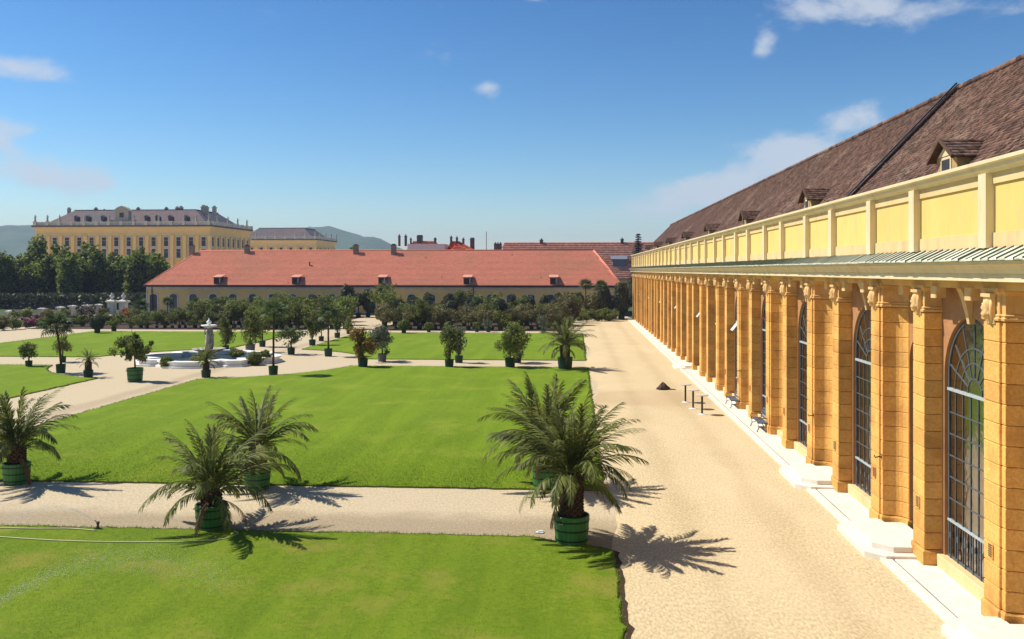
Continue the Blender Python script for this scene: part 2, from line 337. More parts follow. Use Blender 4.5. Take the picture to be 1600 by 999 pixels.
hillm   = pm('wooded_hill', (.045,.095,.030), (.080,.13,.040), scale=.012, detail=9, rough=1, bump=1, bscale=.03, bdist=8)
# ================================================================== the setting
def sheet(name, x0, x1, y0, y1, z, mt):
    o = MB().add([(x0,y0,z),(x1,y0,z),(x1,y1,z),(x0,y1,z)], [(0,1,2,3)]).build(name, mt); o['kind'] = 'structure'; return o
sheet('ground', -4200, 4200, -300, 4600, -0.03, rough)
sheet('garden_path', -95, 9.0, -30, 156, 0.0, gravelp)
sheet('palace_court', -330, -70, 212, 560, 0.0, gravelf)
for a, b in ((-75,-36),(-27,-1.8)): sheet('plant_shade_sheet', a, b, 117.2, 154, 0.006, soil)  # shade beneath the tub plants, put in as dark ground sheets
def forecourt():
    rnd = random.Random(2); pts = [(1.6,-30)]
    y = -28
    while y < 150: pts.append((1.15 + .35*math.sin(y*.23) + rnd.uniform(-.12,.12), y)); y += 1.1
    pts += [(1.4,152),(9.2,152),(9.2,-30)]
    pts = pts[::-1]
    MB().add([(x,y,.004) for x,y in pts], [tuple(range(len(pts)))]).build('forecourt_gravel', gravelf, kind='structure')
forecourt()

# ---- lawns: rectangles with a corner cut by the round place of the fountain
FC = (-31.4, 76.2); FR = 13.0
def lawn_outline(x0, x1, y0, y1, corner=None, seed=0, rad=0.5, tr_cut=None):
    rnd = random.Random(seed); P = []
    if corner == 'ul':   # this lawn's upper left corner is cut
        a0 = (x0, FC[1]-math.sqrt(FR**2-(x0-FC[0])**2)); a1 = (FC[0]+math.sqrt(FR**2-(y1-FC[1])**2), y1)
        base = [(x0,y0),(x1,y0),(x1,y1)]; arc = (a1, a0)
    elif corner == 'll':
        a0 = (FC[0]+math.sqrt(FR**2-(y0-FC[1])**2), y0); a1 = (x0, FC[1]+math.sqrt(FR**2-(x0-FC[0])**2))
        base = [(x1,y0),(x1,y1),(x0,y1)]; arc = (a1, a0)
    elif corner == 'ur':
        a0 = (FC[0]-math.sqrt(FR**2-(y1-FC[1])**2), y1); a1 = (x1, FC[1]-math.sqrt(FR**2-(x1-FC[0])**2))
        base = [(x0,y1),(x0,y0),(x1,y0)]; arc = (a1, a0)
    elif corner == 'lr':
        a0 = (x1, FC[1]+math.sqrt(FR**2-(x1-FC[0])**2)); a1 = (FC[0]-math.sqrt(FR**2-(y0-FC[1])**2), y0)
        base = [(x1,y1),(x0,y1),(x0,y0)]; arc = (a1, a0)
    else: base = [(x0,y0),(x1,y0),(x1,y1),(x0,y1)]; arc = None
    if tr_cut: base = [(x0,y0),(x1,y0),(x1,y1-tr_cut[1]),(x1-.35,y1-tr_cut[1]*.75),(x1-tr_cut[0],y1),(x0,y1)]
    C = list(base)
    if arc:
        p, q = arc; t0 = math.atan2(p[1]-FC[1], p[0]-FC[0]); t1 = math.atan2(q[1]-FC[1], q[0]-FC[0])
        d = (t1-t0+math.pi) % (2*math.pi) - math.pi
        C += [(FC[0]+FR*math.cos(t0+d*k/24), FC[1]+FR*math.sin(t0+d*k/24)) for k in range(25)]
    n = len(C)
    for i in range(n):
        a, b = C[i], C[(i+1) % n]; L = math.hypot(b[0]-a[0], b[1]-a[1]); k = max(1, min(200, int(L/.3)))
        for j in range(k): P.append((a[0]+(b[0]-a[0])*j/k + rnd.gauss(0,.035), a[1]+(b[1]-a[1])*j/k + rnd.gauss(0,.035)))
    return P
def area(P): return .5*sum(P[i][0]*P[(i+1)%len(P)][1]-P[(i+1)%len(P)][0]*P[i][1] for i in range(len(P)))
def offset(P, d):
    """shift an outline outward by d (counter-clockwise polygon)"""
    s = 1 if area(P) > 0 else -1; n = len(P); Q = []
    for i in range(n):
        a, b, c = P[i-1], P[i], P[(i+1) % n]
        e1 = (b[0]-a[0], b[1]-a[1]); e2 = (c[0]-b[0], c[1]-b[1])
        l1 = math.hypot(*e1) or 1; l2 = math.hypot(*e2) or 1
        n1 = (e1[1]/l1*s, -e1[0]/l1*s); n2 = (e2[1]/l2*s, -e2[0]/l2*s)
        m = (n1[0]+n2[0], n1[1]+n2[1]); k = 1 + n1[0]*n2[0]+n1[1]*n2[1]
        k = max(k, .35); Q.append((b[0]+m[0]/k*d, b[1]+m[1]/k*d))
    return Q
LAWNS = []
for nm, mt, ar in (('lawn', grassn, (-60, 1.07, -25, 26.75, None, 1, .5, (2.6, 1.25))), ('lawn', grass, (-27.5, 1.0, 32.65, 73.6, 'ul', 2)),
                   ('lawn', grass, (-27.5, 0.9, 79.4, 113, 'll', 3)), ('lawn', grass, (-62.6, -35.2, 79.4, 113, 'lr', 4)),
                   ('lawn', grass, (-63, -35.2, 32.65, 72.4, 'ur', 5))):
    P = lawn_outline(*ar); LAWNS.append(P)
    if area(P) < 0: P = P[::-1]
    MB().add([(x,y,.010) for x,y in offset(P,.17 if mt is grassn else .10)], [tuple(range(len(P)))]).build('soil_border', soil, kind='structure')
    mb = MB(); Q = offset(P, -.02)
    mb.rings([[(x,y,.0) for x,y in P], [(x,y,.035) for x,y in P], [(x,y,.05) for x,y in Q]], cap0=False)
    mb.build(nm, mt, kind='structure')
# ---- grass blades: the near lawn and the rims of the lawns
def blades(name, pts, h, w, mt, seed):
    rg = np.random.default_rng(seed); n = len(pts); a = rg.uniform(0, 2*np.pi, n); hh = h*rg.uniform(.5,1.3,n); ww = w*rg.uniform(.6,1.3,n)
    d = np.stack([np.cos(a), np.sin(a), np.zeros(n)],1); b = rg.normal(0,1,(n,2))*hh[:,None]*.55
    p = np.column_stack([pts, np.full(n,.045)])
    V = np.empty((n,3,3)); V[:,0] = p-d*ww[:,None]; V[:,1] = p+d*ww[:,None]; V[:,2] = p+np.column_stack([b,hh])
    o = obj(name, fastmesh(name, V.reshape(-1,3), np.arange(3*n).reshape(-1,3), mt)); o['kind'] = 'stuff'; return o
blade   = leafmat('grass_blade', (.085,.165,.010), (.19,.30,.020), .3, .8)
def scatter_lawn():
    rg = np.random.default_rng(5)
    n = 110000; y = 17 + 9.7*rg.random(n)**1.0; x = -17 + 18*rg.random(n)
    k = ~((x > -1.5) & (y > 26.75 - (x+1.5)*.46)); t = tag(blades('short_grass', np.column_stack([x,y])[k], .022, .006, grassn, 1), 'mown grass blades of the near lawn in the foreground', 'grass')
    n = 150000; y = 32.7 + np.minimum(rg.exponential(6,n), 30*rg.random(n)); x = -27.4 + 28.3*rg.random(n)
    tag(blades('short_grass', np.column_stack([x,y]), .035, .007, grass, 2), 'mown grass blades of the lawn behind the two front palms', 'grass')
    E = []
    for P in LAWNS:
        for i in range(len(P)):
            a, b = P[i], P[(i+1) % len(P)]
            L = math.hypot(b[0]-a[0], b[1]-a[1])
            if L > 1.2: continue
            for _ in range(int(L*60)):
                t = rg.random(); E.append((a[0]+(b[0]-a[0])*t+rg.normal(0,.035), a[1]+(b[1]-a[1])*t+rg.normal(0,.035)))
    tag(blades('edge_grass', np.array(E), .075, .010, blade, 3), 'longer grass fringe along the lawn edges', 'grass')
scatter_lawn()
# loose stones on the paths that catch the light
def pebbles():
    rg = np.random.default_rng(8); n = 26000
    x = rg.uniform(-17, 8.3, n); y = rg.uniform(14, 48, n)
    k = ((y > 26.9) & (y < 32.5)) | (x > 1.25); x = x[k]; y = y[k]; n = len(x)
    s = rg.uniform(.008,.022,n); a = rg.uniform(0,6.28,n)
    V = np.empty((n,4,3))
    for i in range(3): V[:,i] = np.column_stack([x+s*np.cos(a+i*2.09), y+s*np.sin(a+i*2.09), np.full(n,.005)])
    V[:,3] = np.column_stack([x,y,.005+s*.8])
    b = np.arange(n)[:,None]*4; Fc = np.concatenate([b+np.array([[0,1,3]]), b+np.array([[1,2,3]]), b+np.array([[2,0,3]])])
    m = pm('pebble', (.62,.50,.35), (.36,.27,.19), scale=9, rough=.95, isl=.35)
    tag(obj('loose_gravel', fastmesh('loose_gravel', V.reshape(-1,3), Fc, m)), 'loose gravel stones lying on the sandy paths', 'gravel', kind='stuff')
pebbles()
# ---- the hills
def hills():
    rg = np.random.default_rng(3)
    prof = [(-400,352),(-150,340),(0,352),(40,351),(120,356),(260,362),(380,356),(450,349),(520,355),(580,368),(615,381),(680,400),(800,412),(1100,416),(1500,412),(2000,414)]
    px = np.array([p[0] for p in prof]); py = np.array([p[1] for p in prof])
    nx, ny = 240, 36; V = []; D = 2700.0
    for j in range(ny):
        t = j/(ny-1); rise = math.sin(min(1,t*1.25)*math.pi/2)**1.3 if t < .8 else 1-(t-.8)*1.5
        for i in range(nx):
            p = -400+2400*i/(nx-1); Y = D-900+1500*t
            Xw = D*math.tan(math.atan((p-800)/F)-YAW) * Y/D
            top = 8+(HY-np.interp(p,px,py))/F*zdepth(Xw,D)*(Y/D if Y<D else 1)
            V.append((Xw, Y, max(-2, top*rise - 2 + (7*math.sin(Xw*.011+t*5)+5*math.sin(Xw*.031+2*t)+rg.normal(0,2.2))*rise)))
    Fc = [(j*nx+i, j*nx+i+1, (j+1)*nx+i+1, (j+1)*nx+i) for j in range(ny-1) for i in range(nx-1)]
    obj('hills', fastmesh('hills', V, Fc, hillm, smooth=True), kind='structure')
hills()

# ================================================================== the orangery
XF, PER, Y0 = 9.35, 7.87, 21.27      # pier front plane, length of a pair of bays, far edge of the first pier in view
KMIN, KMAX = -2, 16                   # pairs of bays
YN, YE = Y0+PER*KMIN-1.6, Y0+PER*KMAX+1.0
OR = empty('orangery', (XF, 85, 0)); tag(OR, 'long ochre stone orangery with arched windows and brown tiled roof', 'building')
def prof_b():
    P = [(0,0),(0,.75),(.05,.75),(.05,.93),(.10,.93)]
    for k in range(1,7):
        t = k/6*math.pi/2; P.append((.10+.56*math.sin(t), .93+.45*(1-math.cos(t))))
    return P + [(.78,1.38),(.78,0)]
PB = prof_b(); PA = [(u,-y) for u,y in PB][::-1]
CH0, NC = .50, 14; CHH = (6.86-CH0)/NC
def course(mb, P, z0, z1, c=.014):
    I = offset(P, -c); mb.rings([[(x,y,z0) for x,y in I],[(x,y,z0+c) for x,y in P],[(x,y,z1-c) for x,y in P],[(x,y,z1) for x,y in I]])
def pier_core(mb, P, far):
    J = offset(P, -.026); mb.mi = 1; mb.prism(J, CH0-.02, 6.9); mb.mi = 0
    Q = offset(P, .045); Q2 = offset(P, .01); mb.rings([[(x,y,.06) for x,y in Q],[(x,y,.44) for x,y in Q],[(x,y,.49) for x,y in Q2]])
    if far:
        for i in range(NC): course(mb, P, CH0+i*CHH+.006, CH0+(i+1)*CHH-.006)
pier_me = {}; block_me = {}; cap_me = {}
for key, P in (('a',PA),('b',PB)):
    for far in (False, True):
        mb = MB(); pier_core(mb, P, far); pier_me[key,far] = mb.mesh('pier', [ochre, joint])
    mb = MB(); course(mb, P, .006, CHH-.006); block_me[key] = mb.mesh('stone_block', ochre)
    mb = MB(); mb.smooth = False
    ring = lambda d, z: [(x,y,z) for x,y in offset(P, d)]
    mb.rings([ring(-.02,6.87), ring(.035,6.88), ring(.045,6.93), ring(.012,6.96), ring(.03,7.0), ring(-.01,7.03), ring(-.01,7.44), ring(.05,7.52), ring(.055,7.60)])
    cap_me[key] = mb.mesh('capital', tanst)
def head_mesh():
    import bmesh
    bm = bmesh.new(); bmesh.ops.create_icosphere(bm, subdivisions=3, radius=1)
    for v in bm.verts:
        x,y,z = v.co; q = Vector((x*.13, y*.145, z*.20))
        if z < -.2: q.y *= 1+.5*(-.2-z)*(1.1+z)*1.5; q.z -= .05*(-z)
        if x < -.6:                                   # brow, eyes, nose, mouth, beard on the outward side
            q.x -= .05*math.exp(-(y*y)/.02)*math.exp(-(z-.02)**2/.05)
            q.x += .045*(math.exp(-((y-.33)**2+(z-.2)**2)/.02)+math.exp(-((y+.33)**2+(z-.2)**2)/.02))
            q.x += .035*math.exp(-(y*y)/.09-(z+.42)**2/.006); q.x -= .03*math.exp(-(z-.38)**2/.01)
        if z > .1: q *= 1+.10*math.sin(9*y+3)*math.sin(8*x+z*5)    # curls
        if z < -.45: q.x -= .04; q *= 1+.09*math.sin(14*y)
        v.co = q
    me = bpy.data.meshes.new('carved_head'); 
    mb2 = MB(); mb2.v = [tuple(v.co) for v in bm.verts]; mb2.f = [tuple(v.index for v in f.verts) for f in bm.faces]; mb2.m = [0]*len(mb2.f); mb2.sm = [True]*len(mb2.f)
    bm.free()
    mb2.smooth = False
    mb2.box(-.06,.10,-.27,.27,.24,.32)               # slab above the head
    mb2.rings([[(.0+.1*a,-.24,z),(.10,-.24,z),(.10,.24,z),(.0+.1*a,.24,z)] for a,z in ((-.2,.24),(.2,.05),(.4,-.2),(.75,-.36))])
    for s in (-1,1):                                  # hair scrolls on both sides
        mb2.smooth = True; mb2.tube([(.03,s*.17,.16),(.0,s*.215,.03),(.01,s*.20,-.12),(.03,s*.15,-.27)], [.045,.055,.05,.03], 7); mb2.smooth = False
    return mb2.mesh('carved_head', headst)
headm = head_mesh()
def vent_mesh():
    mb = MB(); mb.box(-.02,.0,-.11,.11,0,.34); mb.mi = 1
    for k in range(6): mb.box(-.028,-.021,-.085,.085,.035+k*.05,.062+k*.05)
    return mb.mesh('vent_grille', [ochre, dark])
ventm = vent_mesh()
hookm = MB().tube([(0,0,0),(-.10,0,.02),(-.20,0,-.01),(-.24,0,.06)], [.03,.022,.02,.018], 6).box(-.01,.02,-.05,.05,-.08,.08).mesh('iron_bracket', pm('rusty_iron',(.10,.04,.02),(.06,.03,.02)))
nblk = 0
def pier(key, yedge, near):
    p = obj('pier', pier_me[key, not near], OR, (0, yedge-85, 0))
    if near:
        for i in range(NC): obj('stone_block', block_me[key], p, (0,0,CH0+i*CHH))
    obj('capital', cap_me[key], OR, (0, yedge-85, 0))
    s = 1 if key == 'b' else -1
    obj('carved_head', headm, OR, (-.09, yedge+s*.375-85, 7.16), scale=(.85,.86,1.0))
    return s
# wall with an arched opening between two piers, seen from the garden
def arch_wall(mb, x, y0, y1, yc, r, spring, z0, ztop, depth):
    n = 20; A = [(yc+r*math.cos(math.pi*k/n), spring+r*math.sin(math.pi*k/n)) for k in range(n+1)]   # from +y to -y
    yl, yr = yc-r, yc+r
    # jamb strips
    mb.add([(x,y0,z0),(x,yl,z0),(x,yl,spring),(x,y0,spring)], [(0,1,2,3)]); mb.add([(x,yr,z0),(x,y1,z0),(x,y1,spring),(x,yr,spring)], [(0,1,2,3)])
    mb.add([(x,y0,spring),(x,yl,spring),(x,yl,ztop),(x,y0,ztop)], [(0,1,2,3)]); mb.add([(x,yr,spring),(x,y1,spring),(x,y1,ztop),(x,yr,ztop)], [(0,1,2,3)])
    vs = [(x,a,b) for a,b in A] + [(x,a,ztop) for a,b in A]; mb.add(vs, [(k,k+1,n+2+k,n+1+k) for k in range(n)])
    # reveal
    path = [(yr,z0)] + A + [(yl,z0)]; vs = [(x,a,b) for a,b in path] + [(x+depth,a,b) for a,b in path]; m = len(path)
    mb.add(vs, [(k,k+1,m+k+1,m+k) for k in range(m-1)])
def bar(mb, y0, z0, y1, z1, w, x0, x1):
    """straight bar in the plane of the window"""
    dy, dz = y1-y0, z1-z0; L = math.hypot(dy,dz); ny, nz = -dz/L*w/2, dy/L*w/2
    P = [(y0+ny,z0+nz),(y1+ny,z1+nz),(y1-ny,z1-nz),(y0-ny,z0-nz)]; mb.prism_x(P, x0, x1)
def arc_bar(mb, yc, zc, r, w, x0, x1, n=14):
    for k in range(n):
        a, b = math.pi*k/n, math.pi*(k+1)/n
        P = [(yc+(r+w/2)*math.cos(a),zc+(r+w/2)*math.sin(a)),(yc+(r+w/2)*math.cos(b),zc+(r+w/2)*math.sin(b)),(yc+(r-w/2)*math.cos(b),zc+(r-w/2)*math.sin(b)),(yc+(r-w/2)*math.cos(a),zc+(r-w/2)*math.sin(a))]
        mb.prism_x(P, x0, x1)
WR, WS, WB = 1.55, 5.22, .42          # radius, springing height, sill of the big windows
ROWS = [WB, 1.40, 1.97, 2.54, 3.11, 3.68, 4.25, 4.86]
COLS = [-1.55+3.1*k/7 for k in range(8)]
def window_frame_mesh():
    mb = MB(); x0, x1 = -.03, .03
    arc_bar(mb, 0, WS, WR-.035, .07, x0, x1, 22)
    for y in (-WR+.035, WR-.035): bar(mb, y, WB, y, WS, .07, x0, x1)
    bar(mb, -WR, WB+.03, WR, WB+.03, .08, -.04, .04)
    for z in ROWS[2:-1]: bar(mb, -WR, z, WR, z, .032, -.018, .018)
    for i, y in enumerate(COLS[1:-1]): bar(mb, y, WB, y, 4.86, .045 if i % 2 else .032, -.022, .022)
    for r in (.40, .78, 1.15): arc_bar(mb, 0, 4.9, r+.0, .035, -.018, .018, 16)
    for k in range(1, 8):
        a = math.pi*k/8; top = 1.86 if abs(k-4) < 2 else 1.62
        bar(mb, .40*math.cos(a), 4.9+.40*math.sin(a), top*math.cos(a)*.98, 4.9+top*math.sin(a), .034, -.02, .02)
    for y in [-1.33+k*.443 for k in range(7)]:      # bars and lance heads of the low railing
        bar(mb, y, WB, y, 1.36, .03, -.06, -.03); bar(mb, y-.0, .95, y, 1.10, .09, -.065, -.03)
    mb.mi = 1
    bar(mb, -WR, 4.86, WR, 4.86, .075, -.05, .05); bar(mb, -WR, 1.40, WR, 1.40, .06, -.045, .045)
    return mb.mesh('window', [iron, ironpale])
winm = window_frame_mesh()
def fan_pane(k0, k1, r0, r1):
    a0, a1 = math.pi*k0/8, math.pi*k1/8; n = 4; I = []; O = []
    for j in range(n+1):
        a = a0+(a1-a0)*j/n; O.append((r1*math.cos(a), 4.9+r1*math.sin(a))); I.append((r0*math.cos(a), 4.9+r0*math.sin(a)))
    return O + I[::-1]
def pane_list():
    Ls = []
    for r in range(len(ROWS)-1):
        for c in range(7): Ls.append([(COLS[c],ROWS[r]),(COLS[c+1],ROWS[r]),(COLS[c+1],ROWS[r+1]),(COLS[c],ROWS[r+1])])
    for k in range(8):
        Ls.append(fan_pane(k,k+1,.40,.78)); Ls.append(fan_pane(k,k+1,.78,1.15))
        a0, a1 = math.pi*k/8, math.pi*(k+1)/8; O = []
        for j in range(5):
            a = a0+(a1-a0)*j/4; cz = WS-4.9; bq = cz*math.sin(a); rr = bq+math.sqrt(bq*bq-cz*cz+1.53**2); O.append((rr*math.cos(a), 4.9+rr*math.sin(a)))
        Ls.append(O+[(1.15*math.cos(a1-(a1-a0)*j/4), 4.9+1.15*math.sin(a1-(a1-a0)*j/4)) for j in range(5)])
    Ls.append([(.40*math.cos(math.pi*k/8), 4.9+.40*math.sin(math.pi*k/8)) for k in range(9)])
    return Ls
PANES = pane_list()
pane_me = [MB().prism_x([(y,z) for y,z in reversed(P)], -.004, .004).mesh('pane', glass) for P in PANES]
allp = MB()
for P in PANES: allp.prism_x([(y,z) for y,z in reversed(P)], -.004, .004)
allpane = allp.mesh('glazing', glass)
ventpane = MB()
ventpane.box(-.02,.02,-.42,.42,-.62,-.57).box(-.02,.02,-.42,.42,-.04,0).box(-.02,.02,-.42,-.37,-.57,-.04).box(-.02,.02,.37,.42,-.57,-.04); ventpane.box(-.008,.008,-.37,.37,-.57,-.04)
ventpm = ventpane.mesh('open_vent', whitep)
DR, DS = .74, 5.30
def door_mesh():
    mb = MB(); arc_bar(mb, 0, DS, DR-.03, .06, -.03, .03, 14)
    for y in (-DR+.03, 0, DR-.03): bar(mb, y, .36, y, DS+(.55 if y == 0 else 0), .06, -.03, .03)
    for z in (1.3, 2.0, 2.7, 3.4, 4.1, 4.8, DS): bar(mb, -DR, z, DR, z, .045, -.03, .03)
    bar(mb, -DR, 4.8, DR, 4.8, .07, -.04, .04)
    mb.mi = 1; mb.box(-.035,.035,-DR+.06,-.03,.38,1.28); mb.box(-.035,.035,.03,DR-.06,.38,1.28)
    mb.mi = 2; mb.box(-.06,-.035,-.06,-.03,1.55,1.75)
    return mb.mesh('door', [iron, pm('green_door_paint',(.05,.13,.10),(.06,.15,.11)), dark])
doorm = door_mesh()
dg = MB(); dg.prism_x([(-DR+.02,.40),(-DR+.02,DS)]+[(DR*.97*math.cos(math.pi*(12-k)/12), DS+DR*.97*math.sin(math.pi*(12-k)/12)) for k in range(13)]+[(DR-.02,.40)], -.005, .005); doorglass = dg.mesh('door_glass', glass)
def steps_meshes():
    out = []
    for d, z0, z1, w in ((1.30,.0,.17,1.75),(1.0,.171,.335,1.45)):
        P = [(-d,-w+.45),(-d,w-.45),(-d+.45,w),(.62,w) if 0 else (.05,w),(.05,1.05),(.62,1.05),(.62,-1.05),(.05,-1.05),(.05,-w),(-d+.45,-w)]
        Q = offset(P,-.015); mb = MB(); mb.rings([[(x,y,z0) for x,y in P],[(x,y,z1-.015) for x,y in P],[(x,y,z1) for x,y in Q]])
        out.append(mb.mesh('step', paving))
    return out
stepm = steps_meshes()
stepbase = MB().prism([(-.5,-.9),(-.5,.9),(.5,.9),(.5,-.9)], .0, .16).mesh('door_steps', paving)
cm_ = MB(); cm_.smooth = True; cm_.rings([[(.05*math.sin(q*2.1), 1.5-q*.055, .5), (.05*math.sin(q*2.1), 1.5-q*.055, 5.6)] for q in range(34)], cap0=False, cap1=False, closed=False); curtm = cm_.mesh('curtain', pm('mauve_curtain', (.66,.62,.63), (.58,.54,.56), scale=1.5))
wallmb = MB(); archmb = MB(); sillmb = MB(); keyb = MB()
keyb.rings([[(x0,-w,z),(x1,-w,z),(x1,w,z),(x0,w,z)] for x0,x1,w,z in ((-.06,.1,.07,6.66),(-.10,.1,.09,6.9),(-.20,.1,.12,7.3),(-.30,.1,.14,7.55))])
keyme = keyb.mesh('keystone', headst)
blockb = MB().cbox(-.16,.12,-.17,.17,7.28,7.60,.02).mesh('bracket', headst)
dboss = MB(); dboss.lathe([(.30,-.03),(.34,0),(.28,.03),(.2,.05),(.06,.06),(.0,.062)], 16); bossme = None
yedges = []
for k in range(KMIN, KMAX+1):
    ya = Y0+PER*k
    near = -1 <= k <= 8
    pier('a', ya, near); yedges.append(ya-.375)
    if k == KMAX: break
    yb = ya+3.52; pier('b', yb, near); yedges.append(yb+.375)
    wc = (ya+yb)/2; dc = yb+(PER-3.52)/2
    # window bay
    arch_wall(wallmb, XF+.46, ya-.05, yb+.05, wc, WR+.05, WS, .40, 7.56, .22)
    for zz, hh in ((6.15,0),): pass
    w = obj('window', winm, OR, (.56, wc-85, 0))
    if k in (-1, 0, 1):
        for me in pane_me: obj('pane', me, w)
    else: obj('glazing', allpane, w)
    sill = MB().cbox(.30,.72,-1.72,1.72,.05,.42,.02).mesh('window_sill', cream); obj('window_sill', sill, w, (-.56,0,0))
    if k >= 4: obj('open_vent', ventpm, w, (-.03, -.9 if k % 2 else .9, 4.82), (0, R(38), 0))
    obj('curtain', curtm, w, (.20, .0, 0))
    obj('keystone', keyme, OR, (.46, wc-85, 0))
    for s in (-1,1): obj('bracket', blockb, OR, (.10 if s else 0, wc+s*1.02-85, 0))
    # door bay
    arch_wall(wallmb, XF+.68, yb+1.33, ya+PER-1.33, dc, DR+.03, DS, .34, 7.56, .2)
    d = obj('door', doorm, OR, (.80, dc-85, 0)); obj('door_glass', doorglass, d)
    if k in (-1, 0, 1, 6):
        st = obj('door_steps', stepbase, OR, (-.35, dc-85, 0))
        for me in stepm: obj('step', me, st, (.35,0,0))
    else: obj('door_sill', MB().cbox(.28,.95,-.98,.98,.05,.37,.02).mesh('door_sill', cream), OR, (0, dc-85, 0))
    obj('bracket', blockb, OR, (.30, dc-85, 0))
    if -1 <= k <= 4:
        obj('vent_grille', ventm, OR, (-.012, yb+.4-85, 1.52)); obj('vent_grille', ventm, OR, (-.012, ya-.38-85, 1.52))
    if k in (0, 1, 3): obj('iron_bracket', hookm, OR, (.06, ya+PER-.85-85, 2.25))
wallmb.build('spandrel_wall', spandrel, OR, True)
# dentil frieze, cornice
MB().box(XF+.03, XF+1.2, YN, YE, 7.56, 7.742).build('frieze', tanst, OR, True)
cp = [(XF+1.2,7.745),(XF-.32,7.745),(XF-.34,7.79),(XF-.34,7.925),(XF-.38,7.93),(XF-.40,7.97),(XF-.43,8.03),(XF-.48,8.10),(XF-.55,8.12),(XF-.56,8.20),(XF+1.2,8.20)]
MB().prism_y(cp, YN, YE).build('cornice', pale, OR, True)
MB().box(XF-.346,XF-.32,YN+.01,YE-.01,7.755,7.915).build('cornice_fascia', pale, OR, True)
# copper sheets lying on the cornice, each with its standing seam
def sheet_mesh():
    mb = MB(); w = .365
    mb.prism_y([(-.64,8.205),(-.64,8.235),(-.10,8.50),(-.10,8.47)], 0.004, w-.004)
    mb.mi = 1; mb.prism_y([(-.645,8.22),(-.645,8.265),(-.11,8.53),(-.11,8.49)], -.012, .012)
    return mb
shm = sheet_mesh().mesh('copper_sheet', [copper, seamm])
ncop = int((YE-YN)/.365); shr = random.Random(4)
far = MB()
for i in range(ncop):
    y = YN+i*.365
    if 12 < y < 90: obj('copper_sheet', shm, OR, (shr.uniform(-.012,.012), y-85, shr.uniform(-.006,.01)))
    else:
        q = sheet_mesh(); far.mi = 0
        b = len(far.v); far.v += [(x+XF, yy+y, z) for x,yy,z in q.v]; far.f += [tuple(b+j for j in f) for f in q.f]; far.m += q.m; far.sm += q.sm
o = far.build('copper_sheets_beyond', [copper, seamm], OR, True); o['kind'] = 'stuff'
# parapet
PX = XF-.06
MB().box(PX, PX+.5, YN, YE, 8.2, 8.84).build('parapet_base', cream, OR, True)
MB().box(PX, PX+.5, YN, YE, 9.93, 10.17).build('parapet_top_band', cream, OR, True)
MB().prism_y([(PX+.55,10.172),(PX-.06,10.172),(PX-.10,10.22),(PX-.15,10.26),(PX-.17,10.34),(PX-.24,10.37),(PX-.24,10.45),(PX+.2,10.52),(PX+.55,10.50)], YN, YE).build('coping', pale, OR, True)
yedges.sort()
plm = MB().box(-.15,.3,-.19,.19,8.50,10.17).mesh('parapet_pillar', pale)
for y in yedges: obj('parapet_pillar', plm, OR, (PX-XF, y-85, 0))
for a, b in zip(yedges[:-1], yedges[1:]):
    obj('parapet_panel', MB().box(.045,.42,a-(a+b)/2+.1,b-(a+b)/2-.1,8.83,9.94).mesh('parapet_panel', yellow), OR, (PX-XF,(a+b)/2-85,0))
# body, interior
MB().box(XF+9.2, XF+9.6, YN, YE, 0, 8.2).box(XF+.9, XF+9.2, YN, YE, .30, .34).box(XF+1.25, XF+9.2, YN, YE, 7.6, 8.1).build('interior_shell', interior, OR, True)
MB().box(XF+.9, XF+9.6, YE, YE+.4, 0, 9.6).box(XF+.79, XF+.9, YE-1.1, YE+.4, 0, 7.6).box(XF+.05,XF+.9,YE-.02,YE+.4,0,7.6).box(XF+.9,XF+9.6,YN-.4,YN,0,9.6).build('end_wall', wallym, OR, True)
EX, EZ, RX, RZ = XF+.42, 9.62, 15.1, 15.15      # eaves and ridge
def tiles(name, o0, du, dv, nu, nv, mt, thick=.022, seed=0, clip=None):
    """plain tiles laid in courses: du along the eaves, dv up the slope, joined"""
    rg = np.random.default_rng(seed); o0 = np.array(o0,float); du = np.array(du,float); dv = np.array(dv,float)
    nrm = np.cross(du,dv); nrm /= np.linalg.norm(nrm)
    if nrm[2] < 0: nrm = -nrm
    I, Jv = np.meshgrid(np.arange(nu), np.arange(nv)); I = I.ravel(); Jv = Jv.ravel()
    off = I + .5*(Jv % 2)
    if clip is not None:
        k = clip((off+.5)/nu, (Jv+.5)/nv); off = off[k]; Jv = Jv[k]
    n = len(off); lift = thick*(1+rg.normal(0,.35,n))
    p = o0 + off[:,None]*du + Jv[:,None]*dv
    g = .96
    a = p + nrm*lift[:,None]; b = a + du*g; c = p + du*g + dv*1.02 + nrm*.004; d = p + dv*1.02 + nrm*.004
    e = p - nrm*.012; f = e + du*g
    V = np.stack([a,b,c,d,e,f],1).reshape(-1,3); B = np.arange(n)[:,None]*6
    Fc = np.concatenate([B+np.array([[0,1,2,3]]), B+np.array([[4,5,1,0]])])
    return fastmesh(name, V, Fc, mt)
sx, sz = RX-EX, RZ-EZ; SLn = math.hypot(sx, sz); nv = int(SLn/.145); nu = int((YE+.6-YN)/.17)
def hipclip(u, v): return (YE+.6-(YN+u*(YE+.6-YN))) > v*5.0
me = tiles('roof_tiles', (EX,YN,EZ), (0,.17,0), (sx/nv,0,sz/nv), nu, nv, tilem, thick=.03, clip=hipclip)
me.transform(Matrix.Translation((-XF,-85,0)))
roof = MB().add([(EX,YN,EZ-.02),(EX,YE+.6,EZ-.02),(RX,YE-4.4,RZ-.02),(RX,YN,RZ-.02),(RX+sx,YN,EZ-.02),(RX+sx,YE+.6,EZ-.02)], [(0,3,2,1),(2,3,4,5),(1,2,5)]).build('roof', tilem, OR, True)
rt = obj('roof_tiles', me, roof); rt['kind'] = 'stuff'
rid = MB(); rr = random.Random(3); y = YN
rid.smooth = True
